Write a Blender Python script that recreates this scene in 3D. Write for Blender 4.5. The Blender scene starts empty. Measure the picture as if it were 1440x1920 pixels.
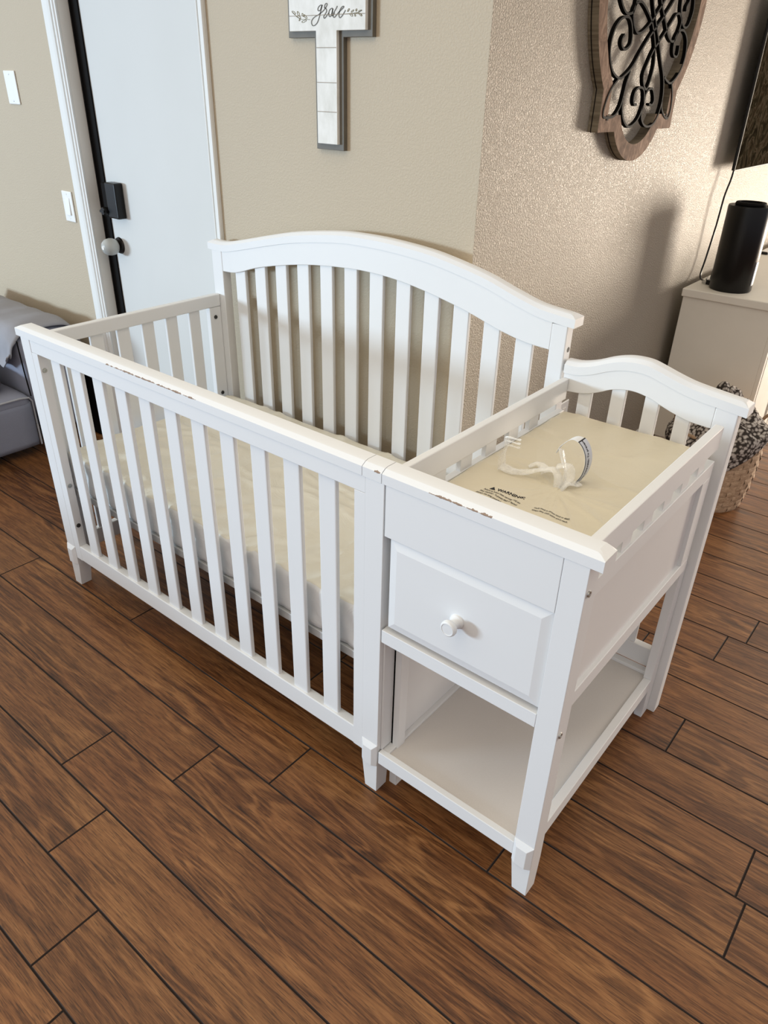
import bpy, bmesh, math, random
from mathutils import Vector, Matrix, noise
random.seed(7)
C = bpy.context.scene.collection
PI = math.pi

# ------------------------------------------------------------------ materials
def newmat(name):
    m = bpy.data.materials.new(name); m.use_nodes = True
    nt = m.node_tree; b = nt.nodes['Principled BSDF']
    return m, nt, b
def N(nt, t, **k):
    n = nt.nodes.new(t)
    for a, v in k.items():
        if a.startswith('i_'): n.inputs[a[2:].replace('_', ' ')].default_value = v
        else: setattr(n, a, v)
    return n
def ramp(nt, fac, stops):
    r = N(nt, 'ShaderNodeValToRGB'); nt.links.new(fac, r.inputs[0])
    e = r.color_ramp.elements
    while len(e) < len(stops): e.new(0.5)
    for i, (p, c) in enumerate(stops):
        e[i].position = p; e[i].color = (c[0], c[1], c[2], 1) if not isinstance(c, (int, float)) else (c, c, c, 1)
    return r.outputs[0]
def coords(nt, scale=(1, 1, 1)):
    tc = N(nt, 'ShaderNodeTexCoord'); mp = N(nt, 'ShaderNodeMapping'); mp.inputs['Scale'].default_value = scale
    nt.links.new(tc.outputs['Object'], mp.inputs[0]); return mp.outputs[0]
def noi(nt, vec, scale, detail=3, rough=.5, dist=0):
    n = N(nt, 'ShaderNodeTexNoise'); n.inputs['Scale'].default_value = scale; n.inputs['Detail'].default_value = detail
    n.inputs['Roughness'].default_value = rough; n.inputs['Distortion'].default_value = dist
    nt.links.new(vec, n.inputs['Vector']); return n
def bump(nt, b, h, strength, dist, normal=None):
    n = N(nt, 'ShaderNodeBump'); n.inputs['Strength'].default_value = strength; n.inputs['Distance'].default_value = dist
    nt.links.new(h, n.inputs['Height'])
    if normal: nt.links.new(normal, n.inputs['Normal'])
    nt.links.new(n.outputs[0], b.inputs['Normal']); return n.outputs[0]
def mixc(nt, fac, a, b_, mode='MIX'):
    m = N(nt, 'ShaderNodeMix'); m.data_type = 'RGBA'; m.blend_type = mode
    for s, v in ((0, fac), (6, a), (7, b_)):
        if hasattr(v, 'links') or hasattr(v, 'is_output'): nt.links.new(v, m.inputs[s])
        elif s == 0: m.inputs[0].default_value = v
        else: m.inputs[s].default_value = (v[0], v[1], v[2], 1)
    return m.outputs[2]
def mth(nt, op, a, b_=None, c=None):
    m = N(nt, 'ShaderNodeMath'); m.operation = op
    for i, v in enumerate((a, b_, c)):
        if v is None: continue
        if isinstance(v, (int, float)): m.inputs[i].default_value = v
        else: nt.links.new(v, m.inputs[i])
    return m.outputs[0]
def simple(name, col, rough=.5, metal=0, var=.0, vs=8, bs=0, bscale=200, spec=.5, coat=0):
    m, nt, b = newmat(name)
    b.inputs['Roughness'].default_value = rough; b.inputs['Metallic'].default_value = metal
    b.inputs['Specular IOR Level'].default_value = spec
    b.inputs['Coat Weight'].default_value = coat
    v = coords(nt)
    n = noi(nt, v, vs, 4)
    lo = tuple(max(0, c * (1 - var)) for c in col); hi = tuple(min(1, c * (1 + var)) for c in col)
    nt.links.new(ramp(nt, n.outputs[0], [(.3, lo), (.7, hi)]), b.inputs['Base Color'])
    if bs:
        n2 = noi(nt, v, bscale, 3); bump(nt, b, n2.outputs[0], bs, .001)
    return m

M = {}
M['white'] = simple('white_satin_paint', (.745, .75, .75), .48, spec=.35, var=.012, vs=3, bs=.05, bscale=60)
M['white_in'] = simple('white_panel', (.72, .715, .71), .5, var=.015, vs=3, bs=.04)
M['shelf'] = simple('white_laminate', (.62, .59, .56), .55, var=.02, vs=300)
M['trim'] = simple('trim_paint', (.76, .76, .73), .55, var=.01, spec=.3)
M['jamb'] = simple('jamb_paint', (.78, .75, .69), .5, var=.01)
M['black'] = simple('black_plastic', (.0055, .0052, .005), .33, var=.1, spec=.3)
M['blackm'] = simple('black_matte', (.006, .005, .0045), .7, var=.1, spec=.08)
M['iron'] = simple('black_iron', (.005, .0045, .004), .65, var=.1, spec=.04)
M['bronze'] = simple('dark_bronze', (.02, .015, .012), .3, .6, var=.1)
M['steel'] = simple('steel', (.45, .45, .43), .35, .9, var=.05)
M['dark'] = simple('dark_hole', (.03, .028, .025), .6)
M['plate'] = simple('white_plate', (.82, .82, .79), .4)
M['greymetal'] = simple('grey_steel_frame', (.55, .55, .54), .4, .3, var=.03)
M['console'] = simple('console_paint', (.80, .76, .67), .5, var=.02)
M['ink'] = simple('black_ink', (.012, .012, .014), .7)
M['gold'] = simple('olive_ink', (.16, .13, .05), .7)
M['greywood'] = simple('grey_wood', (.125, .11, .085), .6, var=.12, vs=20)
M['label'] = simple('grey_label', (.55, .57, .62), .5)
M['maroon'] = simple('maroon_ink', (.12, .02, .03), .7)

# worn white paint on the caps: bare wood chips along the upper front edge
def worn():
    m, nt, b = newmat('worn_white_paint'); b.inputs['Roughness'].default_value = .48; b.inputs['Specular IOR Level'].default_value = .35
    tc = N(nt, 'ShaderNodeTexCoord'); sp = N(nt, 'ShaderNodeSeparateXYZ'); nt.links.new(tc.outputs['Object'], sp.inputs[0])
    n = noi(nt, tc.outputs['Object'], 9, 5, .7); n2 = noi(nt, tc.outputs['Object'], 60, 4, .7)
    X, Y, Z = sp.outputs[0], sp.outputs[1], sp.outputs[2]
    def win(v, a, c, s):   # soft window
        return mth(nt, 'MULTIPLY', mth(nt, 'SMOOTH_MIN', mth(nt, 'MULTIPLY', mth(nt, 'SUBTRACT', v, a), s), 1, .01),
                   mth(nt, 'MAXIMUM', mth(nt, 'MINIMUM', mth(nt, 'MULTIPLY', mth(nt, 'SUBTRACT', c, v), s), 1), 0))
    d = mth(nt, 'ABSOLUTE', mth(nt, 'SUBTRACT', Z, .8942))
    band = mth(nt, 'LESS_THAN', d, mth(nt, 'MULTIPLY', mth(nt, 'MAXIMUM', mth(nt, 'SUBTRACT', n2.outputs[0], .36), 0), .0085))
    front = mth(nt, 'LESS_THAN', Y, .010)
    w = mth(nt, 'MAXIMUM', win(X, .385, .87, 12), win(X, 1.41, 1.665, 12))
    w = mth(nt, 'MAXIMUM', w, win(X, 1.345, 1.366, 200))
    w = mth(nt, 'GREATER_THAN', mth(nt, 'MULTIPLY', w, n.outputs[0]), .36)
    f = mth(nt, 'MULTIPLY', mth(nt, 'MULTIPLY', band, front), w)
    c = mixc(nt, f, (.745, .75, .75), (.27, .19, .14))
    nt.links.new(c, b.inputs['Base Color'])
    return m
M['worn'] = worn()

def wall_mat(name, col, strength, scale, rough=.45, spec=.5):
    m, nt, b = newmat(name); b.inputs['Roughness'].default_value = rough; b.inputs['Specular IOR Level'].default_value = spec
    v = coords(nt)
    n0 = noi(nt, v, 2, 2)
    nt.links.new(ramp(nt, n0.outputs[0], [(.3, tuple(c * .985 for c in col)), (.7, col)]), b.inputs['Base Color'])
    vo = noi(nt, v, scale, 3, .55, .4)
    h = ramp(nt, vo.outputs[0], [(.38, 0.), (.62, 1.)])
    bump(nt, b, h, strength, .0025)
    return m
M['wall'] = wall_mat('greige_wall', (.495, .410, .292), .25, 170, .6)
M['wall2'] = wall_mat('textured_wall', (.45, .40, .325), .9, 185, .45, .28)
M['ceil'] = wall_mat('ceiling_paint', (.8, .78, .72), .2, 130)

def floor_mat():
    m, nt, b = newmat('hickory_planks')
    at = N(nt, 'ShaderNodeAttribute'); at.attribute_name = 'plank'
    tc = N(nt, 'ShaderNodeTexCoord')
    add = N(nt, 'ShaderNodeVectorMath'); add.operation = 'ADD'
    sc = N(nt, 'ShaderNodeVectorMath'); sc.operation = 'SCALE'; sc.inputs['Scale'].default_value = 37
    nt.links.new(at.outputs['Color'], sc.inputs[0]); nt.links.new(tc.outputs['Object'], add.inputs[0]); nt.links.new(sc.outputs[0], add.inputs[1])
    def mp(s):
        q = N(nt, 'ShaderNodeMapping'); q.inputs['Scale'].default_value = s; nt.links.new(add.outputs[0], q.inputs[0]); return q.outputs[0]
    broad = noi(nt, mp((1.0, 6.5, 1)), 1.3, 2, .5, .25)
    ring = mth(nt, 'SINE', mth(nt, 'MULTIPLY', broad.outputs[0], 75))
    ring = ramp(nt, ring, [(.0, .0), (.55, .55), (1., 1.)])
    fib = noi(nt, mp((7, 190, 1)), 1.5, 4, .75)
    fib2 = noi(nt, mp((2.2, 34, 1)), 1.5, 5, .7, .9)
    zone = ramp(nt, noi(nt, mp((.9, 3, 1)), 1.7, 2).outputs[0], [(.42, 0.), (.60, 1.)])
    blot = noi(nt, mp((1.2, 3.5, 1)), 2.2, 3, .5)
    g = mth(nt, 'ADD', mth(nt, 'MULTIPLY', fib2.outputs[0], .55), mth(nt, 'MULTIPLY', fib.outputs[0], .45))
    g = mth(nt, 'ADD', g, mth(nt, 'MULTIPLY', mth(nt, 'MULTIPLY', mth(nt, 'SUBTRACT', ring, .5), .11), zone))
    col = ramp(nt, g, [(.32, (.034, .013, .004)), (.44, (.115, .047, .015)), (.54, (.215, .098, .034)), (.68, (.31, .155, .060))])
    tint = ramp(nt, at.outputs['Fac'], [(0, (.80, .76, .74)), (.5, (1.0, .97, .95)), (1, (1.14, 1.12, 1.08))])
    col = mixc(nt, 1.0, col, tint, 'MULTIPLY')
    red = ramp(nt, blot.outputs[0], [(.35, (.86, .74, .68)), (.65, (1.1, 1.08, 1.05))])
    col = mixc(nt, .8, col, red, 'MULTIPLY')
    # pores
    pore = noi(nt, mp((14, 230, 1)), 2.0, 2, .5)
    pm = ramp(nt, pore.outputs[0], [(.56, 1.), (.66, .42)])
    col = mixc(nt, .8, col, pm, 'MULTIPLY')
    nt.links.new(col, b.inputs['Base Color'])
    nt.links.new(ramp(nt, g, [(.3, .36), (.7, .46)]), b.inputs['Roughness'])
    b.inputs['Specular IOR Level'].default_value = .34
    bump(nt, b, g, .4, .0015)
    return m
M['floor'] = floor_mat()
M['groove'] = simple('floor_groove', (.02, .010, .006), .8)

def fabric(name, col, scale=900, var=.12, mottled=.0):
    m, nt, b = newmat(name); b.inputs['Roughness'].default_value = .9; b.inputs['Specular IOR Level'].default_value = .2
    v = coords(nt); n = noi(nt, v, scale, 2, .6); n2 = noi(nt, v, 9, 3)
    c = ramp(nt, n.outputs[0], [(.3, tuple(x * (1 - var) for x in col)), (.7, tuple(x * (1 + var) for x in col))])
    c = mixc(nt, .5, c, ramp(nt, n2.outputs[0], [(.3, .85), (.7, 1.0)]), 'MULTIPLY')
    nt.links.new(c, b.inputs['Base Color']); bump(nt, b, n.outputs[0], .3, .0008)
    return m
M['sofa'] = fabric('grey_sofa_fabric', (.27, .28, .34))
M['throw'] = fabric('grey_throw_fabric', (.31, .31, .335))
M['piping'] = fabric('light_piping', (.42, .42, .44))

def vinyl(name, col, spec=.4):
    m, nt, b = newmat(name); b.inputs['Base Color'].default_value = (*col, 1)
    b.inputs['Roughness'].default_value = .42; b.inputs['Coat Weight'].default_value = .1 * (spec > .3); b.inputs['Specular IOR Level'].default_value = spec; b.inputs['Coat Roughness'].default_value = .2
    v = coords(nt, (1, 1, 1))
    n = noi(nt, v, 7, 5, .6, 1.4); r = ramp(nt, n.outputs[0], [(.0, 0.), (.45, .35), (.5, 1.), (.55, .35), (1., 0.)])
    n3 = noi(nt, v, 3, 3); nt.links.new(ramp(nt, n3.outputs[0], [(.3, tuple(c * .95 for c in col)), (.7, col)]), b.inputs['Base Color'])
    bump(nt, b, r, .20, .003)
    return m
M['mat_top'] = vinyl('clear_vinyl_over_cream', (.70, .665, .565))
M['mat_side'] = vinyl('white_vinyl_side', (.74, .74, .73), .15)
M['pad'] = vinyl('cream_vinyl', (.655, .59, .45))

def plastic():
    m, nt, b = newmat('clear_plastic_film')
    b.inputs['Base Color'].default_value = (.95, .94, .9, 1); b.inputs['Roughness'].default_value = .12
    b.inputs['Alpha'].default_value = .34
    v = coords(nt); n = noi(nt, v, 45, 2, .5, .5)
    nt.links.new(ramp(nt, n.outputs[0], [(.35, .22), (.65, .45)]), b.inputs['Alpha'])
    bump(nt, b, n.outputs[0], .3, .002)
    return m
M['film'] = plastic()

def framewood():
    m, nt, b = newmat('washed_wood'); b.inputs['Roughness'].default_value = .75; b.inputs['Specular IOR Level'].default_value = .1
    v = coords(nt, (10, 9, 5)); n = noi(nt, v, 3, 6, .7, 1.2)
    nt.links.new(ramp(nt, n.outputs[0], [(.32, (.085, .048, .029)), (.5, (.175, .105, .068)), (.68, (.33, .225, .16))]), b.inputs['Base Color'])
    bump(nt, b, n.outputs[0], .3, .001)
    return m
M['frame'] = framewood()
def framewood2():
    m, nt, b = newmat('raw_wood_edge'); b.inputs['Roughness'].default_value = .7
    v = coords(nt, (3, 8, 60)); n = noi(nt, v, 2, 4, .6)
    nt.links.new(ramp(nt, n.outputs[0], [(.3, (.10, .075, .045)), (.6, (.22, .18, .12))]), b.inputs['Base Color'])
    return m
M['frame_side'] = framewood2()
def plankwhite():
    m, nt, b = newmat('whitewashed_board'); b.inputs['Roughness'].default_value = .65
    v = coords(nt, (8, 8, 4)); n = noi(nt, v, 3, 4, .6)
    nt.links.new(ramp(nt, n.outputs[0], [(.3, (.66, .64, .58)), (.6, (.80, .78, .73))]), b.inputs['Base Color'])
    return m
M['cross'] = plankwhite()
def weave():
    m, nt, b = newmat('woven_seagrass'); b.inputs['Roughness'].default_value = .8
    at = N(nt, 'ShaderNodeAttribute'); at.attribute_name = 'tone'
    v = coords(nt, (30, 30, 90)); n = noi(nt, v, 3, 4, .6)
    c = mixc(nt, .6, ramp(nt, n.outputs[0], [(.3, (.40, .27, .17)), (.7, (.68, .52, .37))]), ramp(nt, at.outputs['Fac'], [(0, (.55, .45, .35)), (1, (1, .92, .84))]), 'MULTIPLY')
    nt.links.new(c, b.inputs['Base Color']); bump(nt, b, n.outputs[0], .4, .002)
    return m
M['weave'] = weave()
def leopard():
    m, nt, b = newmat('spotted_fleece'); b.inputs['Roughness'].default_value = .95; b.inputs['Specular IOR Level'].default_value = .1
    v = coords(nt, (1, 1, 1)); w = noi(nt, v, 30, 3)
    add = N(nt, 'ShaderNodeVectorMath'); add.operation = 'MULTIPLY_ADD'; nt.links.new(w.outputs['Color'], add.inputs[0]); add.inputs[1].default_value = (.02, .02, .02); nt.links.new(v, add.inputs[2])
    vo = N(nt, 'ShaderNodeTexVoronoi'); vo.inputs['Scale'].default_value = 68; nt.links.new(add.outputs[0], vo.inputs['Vector'])
    c = ramp(nt, vo.outputs['Distance'], [(.34, (.50, .46, .42)), (.48, (.27, .235, .21)), (.64, (.045, .037, .033))])
    nt.links.new(c, b.inputs['Base Color']); bump(nt, b, w.outputs[0], .6, .003)
    return m
M['fleece'] = leopard()
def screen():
    m, nt, b = newmat('painted_reflection_screen'); b.inputs['Roughness'].default_value = .75; b.inputs['Specular IOR Level'].default_value = .0; b.inputs['IOR'].default_value = 1.02
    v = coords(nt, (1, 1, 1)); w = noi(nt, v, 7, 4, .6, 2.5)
    c = ramp(nt, w.outputs[0], [(.38, (.010, .008, .005)), (.48, (.022, .018, .010)), (.52, (.055, .045, .032)), (.56, (.03, .022, .013)), (.70, (.012, .010, .006))])  # leafy reflection painted into the base colour of the screen
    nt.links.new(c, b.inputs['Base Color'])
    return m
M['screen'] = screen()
def doormat():
    m, nt, b = newmat('white_door_paint'); b.inputs['Roughness'].default_value = .6; b.inputs['Specular IOR Level'].default_value = .25
    v = coords(nt, (60, 60, 2.5)); n = noi(nt, v, 3, 4, .6)
    b.inputs['Base Color'].default_value = (.80, .80, .77, 1); bump(nt, b, n.outputs[0], .12, .001)
    v2 = coords(nt); n2 = noi(nt, v2, 3, 2)
    nt.links.new(ramp(nt, n2.outputs[0], [(.3, (.635, .635, .61)), (.7, (.655, .655, .63))]), b.inputs['Base Color'])
    return m
M['door'] = doormat()

# ------------------------------------------------------------------ mesh helpers
def offs(parent):
    o = Vector((0, 0, 0)); p = parent
    while p: o += p.location; p = p.parent
    return o
class MB:
    def __init__(s): s.v = []; s.f = []; s.mi = []
    def add(s, vs, fs, mi=0):
        b = len(s.v); s.v += [tuple(v) for v in vs]; s.f += [tuple(b + i for i in f) for f in fs]; s.mi += [mi] * len(fs); return s
    def box(s, x0, x1, y0, y1, z0, z1, mi=0):
        x0, x1 = min(x0, x1), max(x0, x1); y0, y1 = min(y0, y1), max(y0, y1); z0, z1 = min(z0, z1), max(z0, z1)
        v = [(x0, y0, z0), (x1, y0, z0), (x1, y1, z0), (x0, y1, z0), (x0, y0, z1), (x1, y0, z1), (x1, y1, z1), (x0, y1, z1)]
        return s.add(v, [(0, 3, 2, 1), (4, 5, 6, 7), (0, 1, 5, 4), (1, 2, 6, 5), (2, 3, 7, 6), (3, 0, 4, 7)], mi)
    def loft(s, rings, closed=True, caps=True, mi=0):
        n = len(rings[0]); b = []
        for r in rings: b += r
        fs = []
        for i in range(len(rings) - 1):
            for j in range(n if closed else n - 1):
                k = (j + 1) % n; fs.append((i * n + j, i * n + k, (i + 1) * n + k, (i + 1) * n + j))
        if caps: fs.append(tuple(range(n))[::-1]); fs.append(tuple((len(rings) - 1) * n + j for j in range(n)))
        return s.add(b, fs, mi)
    def lathe(s, prof, c, axis='z', n=32, mi=0):
        rings = []
        for r, h in prof:
            ring = []
            for k in range(n):
                a = 2 * PI * k / n
                if axis == 'z': ring.append((c[0] + r * math.cos(a), c[1] + r * math.sin(a), c[2] + h))
                elif axis == 'y': ring.append((c[0] + r * math.cos(a), c[1] + h, c[2] + r * math.sin(a)))
                else: ring.append((c[0] + h, c[1] + r * math.cos(a), c[2] + r * math.sin(a)))
            rings.append(ring)
        return s.loft(rings, mi=mi)
    def prism(s, poly, axis, a, b, mi=0):   # poly of 2-D points extruded along axis
        def P(p, h): return {'y': (p[0], h, p[1]), 'x': (h, p[0], p[1]), 'z': (p[0], p[1], h)}[axis]
        return s.loft([[P(p, a) for p in poly], [P(p, b) for p in poly]], mi=mi)
    def tube(s, pts, r, n=8, mi=0):
        pts = [Vector(p) for p in pts]; rings = []
        for i, p in enumerate(pts):
            t = (pts[min(i + 1, len(pts) - 1)] - pts[max(i - 1, 0)]).normalized()
            u = t.cross(Vector((0, 0, 1)));  u = u if u.length > .05 else t.cross(Vector((1, 0, 0))); u.normalize(); w = t.cross(u)
            rr = r[i] if isinstance(r, (list, tuple)) else r
            rings.append([tuple(p + u * rr * math.cos(2 * PI * k / n) + w * rr * math.sin(2 * PI * k / n)) for k in range(n)])
        return s.loft(rings, mi=mi)
    def build(s, name, mats, parent=None, bevel=0, smooth=False, seg=2, recalc=True, sub=0):
        o_ = offs(parent)
        me = bpy.data.meshes.new(name)
        me.from_pydata([(v[0] - o_.x, v[1] - o_.y, v[2] - o_.z) for v in s.v], [], s.f)
        if not isinstance(mats, (list, tuple)): mats = [mats]
        for m in mats: me.materials.append(m)
        for p, k in zip(me.polygons, s.mi): p.material_index = k
        if recalc:
            bm = bmesh.new(); bm.from_mesh(me); bmesh.ops.recalc_face_normals(bm, faces=bm.faces); bm.to_mesh(me); bm.free()
        ob = bpy.data.objects.new(name, me); C.objects.link(ob); ob.parent = parent
        if smooth:
            for p in me.polygons: p.use_smooth = True
            try: me.set_sharp_from_angle(angle=math.radians(smooth if smooth > 1 else 40))
            except Exception: pass
        if bevel:
            b = ob.modifiers.new('bevel', 'BEVEL'); b.width = bevel; b.segments = seg; b.limit_method = 'ANGLE'; b.angle_limit = math.radians(30); b.harden_normals = False
        if sub:
            b = ob.modifiers.new('sub', 'SUBSURF'); b.levels = sub; b.render_levels = sub
        return ob
def thing(name, label, cat, loc, group=None):
    o = bpy.data.objects.new(name, None); C.objects.link(o); o.location = loc; o.empty_display_size = .1
    return tag(o, label, cat, group)
def tag(o, label, cat, group=None):
    o['label'] = label; o['category'] = cat
    if group: o['group'] = group
    return o
def struct(o): o['kind'] = 'structure'; return o
def lab(o, l): o['label'] = l; return o
def catmull(pts, k=5):
    P = [Vector(p) for p in pts]; out = []
    for i in range(len(P) - 1):
        p0 = P[max(i - 1, 0)]; p1 = P[i]; p2 = P[i + 1]; p3 = P[min(i + 2, len(P) - 1)]
        for j in range(k):
            t = j / k
            out.append(.5 * ((2 * p1) + (p2 - p0) * t + (2 * p0 - 5 * p1 + 4 * p2 - p3) * t * t + (3 * p1 - p0 - 3 * p2 + p3) * t ** 3))
    out.append(P[-1]); return out
def dupe(o, dx=0, dy=0, dz=0):
    c = o.copy(); C.objects.link(c); c.location = o.location + Vector((dx, dy, dz)); return c
def interp(tab, x):
    if x <= tab[0][0]: return tab[0][1]
    for (a, b), (c, d) in zip(tab, tab[1:]):
        if x <= c:
            t = (x - a) / (c - a); return b + (d - b) * t
    return tab[-1][1]
def smoothtab(tab):
    pts = catmull([(a, b, 0) for a, b in tab], 6); return [(p.x, p.y) for p in pts]
def text_mesh(body, size, parent, name, mat, fn, extr=.0004, bold=False):
    """text laid on a surface: fn(u, v, h) -> world point"""
    cu = bpy.data.curves.new('t', 'FONT'); cu.body = body; cu.size = size; cu.extrude = extr; cu.resolution_u = 3
    if bold: cu.offset = size * .018
    ob = bpy.data.objects.new('t', cu); C.objects.link(ob)
    dg = bpy.context.evaluated_depsgraph_get(); me = bpy.data.meshes.new_from_object(ob.evaluated_get(dg))
    bpy.data.objects.remove(ob)
    o_ = offs(parent)
    for v in me.vertices: v.co = Vector(fn(v.co.x, v.co.y, v.co.z)) - o_
    me.materials.clear(); me.materials.append(mat)
    r = bpy.data.objects.new(name, me); C.objects.link(r); r.parent = parent; return r
# scrollwork and lettering outlines, metres
SCROLL=[
  [(1.477, 1.676), (1.463, 1.664), (1.465, 1.651), (1.486, 1.64), (1.505, 1.641), (1.528, 1.653), (1.531, 1.673), (1.517, 1.7), (1.494, 1.717), (1.466, 1.719), (1.434, 1.71), (1.406, 1.689), (1.392, 1.658), (1.395, 1.626), (1.415, 1.596), (1.442, 1.577), (1.483, 1.565), (1.514, 1.57), (1.568, 1.597), (1.615, 1.64), (1.671, 1.686), (1.731, 1.725), (1.79, 1.769), (1.815, 1.792)] ,
  [(1.517, 1.72), (1.536, 1.699), (1.568, 1.684), (1.603, 1.69), (1.648, 1.712), (1.692, 1.745), (1.742, 1.786)] ,
  [(1.517, 1.72), (1.512, 1.738), (1.525, 1.754), (1.554, 1.762), (1.592, 1.752), (1.65, 1.725), (1.68, 1.701), (1.715, 1.662), (1.737, 1.614), (1.732, 1.571), (1.712, 1.539), (1.684, 1.548), (1.666, 1.576), (1.684, 1.61), (1.717, 1.65), (1.771, 1.688), (1.823, 1.73), (1.85, 1.75), (1.879, 1.752), (1.902, 1.732), (1.891, 1.701), (1.873, 1.68), (1.845, 1.677), (1.806, 1.693), (1.769, 1.724), (1.727, 1.756), (1.699, 1.782)] ,
  [(1.412, 1.76), (1.436, 1.741), (1.465, 1.728), (1.497, 1.729), (1.519, 1.741), (1.522, 1.769)] ,
  [(1.927, 1.764), (1.925, 1.776), (1.941, 1.791), (1.939, 1.801)] ,
  [(1.871, 1.796), (1.876, 1.773), (1.887, 1.755), (1.913, 1.73), (1.946, 1.719), (1.975, 1.73), (1.992, 1.769), (1.981, 1.805)] ,
  [(1.926, 1.668), (1.928, 1.649), (1.92, 1.636), (1.893, 1.638), (1.875, 1.656), (1.875, 1.684), (1.898, 1.706), (1.936, 1.711), (1.97, 1.698), (1.991, 1.674), (1.997, 1.632), (1.971, 1.589), (1.915, 1.559), (1.871, 1.565), (1.846, 1.575)] ,
  [(1.481, 1.562), (1.446, 1.54), (1.425, 1.516), (1.411, 1.484), (1.415, 1.463), (1.448, 1.46), (1.494, 1.465), (1.525, 1.489), (1.537, 1.52), (1.545, 1.555), (1.561, 1.585)] ,
  [(1.652, 1.495), (1.635, 1.494), (1.619, 1.508), (1.625, 1.532), (1.659, 1.543), (1.692, 1.533), (1.705, 1.498), (1.688, 1.46), (1.653, 1.438), (1.611, 1.432), (1.567, 1.452), (1.543, 1.483), (1.539, 1.514)] ,
  [(1.753, 1.496), (1.778, 1.493), (1.79, 1.508), (1.771, 1.533), (1.748, 1.541), (1.717, 1.53), (1.705, 1.498), (1.706, 1.46), (1.737, 1.436), (1.779, 1.429), (1.823, 1.438), (1.854, 1.471), (1.861, 1.521), (1.837, 1.573), (1.791, 1.619), (1.744, 1.669), (1.705, 1.706), (1.665, 1.746), (1.639, 1.778)] ,
  [(1.921, 1.558), (1.946, 1.525), (1.957, 1.481), (1.947, 1.453), (1.913, 1.457), (1.874, 1.481), (1.864, 1.508)] ,
]
GRACE= [[(0.501, 1.712), (0.495, 1.713), (0.489, 1.711), (0.484, 1.707), (0.483, 1.702), (0.487, 1.7), (0.493, 1.703), (0.498, 1.712), (0.496, 1.706), (0.492, 1.696), (0.487, 1.685), (0.48, 1.674), (0.471, 1.668), (0.463, 1.667), (0.458, 1.672), (0.46, 1.68), (0.471, 1.687), (0.486, 1.692), (0.501, 1.699), (0.511, 1.706), (0.517, 1.713), (0.515, 1.716), (0.51, 1.714), (0.507, 1.707), (0.512, 1.705), (0.515, 1.699), (0.508, 1.691), (0.504, 1.687), (0.506, 1.683), (0.512, 1.686), (0.523, 1.695)], [(0.536, 1.705), (0.529, 1.703), (0.524, 1.698), (0.523, 1.69), (0.527, 1.686), (0.533, 1.691), (0.538, 1.704), (0.535, 1.695), (0.534, 1.69), (0.537, 1.688), (0.544, 1.695)], [(0.554, 1.709), (0.549, 1.703), (0.541, 1.695), (0.538, 1.688), (0.542, 1.684), (0.549, 1.688), (0.557, 1.694)], [(0.557, 1.694), (0.569, 1.701), (0.577, 1.706), (0.574, 1.708), (0.566, 1.703), (0.56, 1.693), (0.56, 1.686), (0.564, 1.683), (0.572, 1.688), (0.583, 1.699)]]
TWIG= [[(0.387, 1.699), (0.399, 1.69), (0.417, 1.683), (0.435, 1.682), (0.453, 1.681)], [(0.582, 1.691), (0.611, 1.692), (0.63, 1.694), (0.64, 1.698)], [(0.611, 1.692), (0.632, 1.691), (0.64, 1.686)]]
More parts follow.
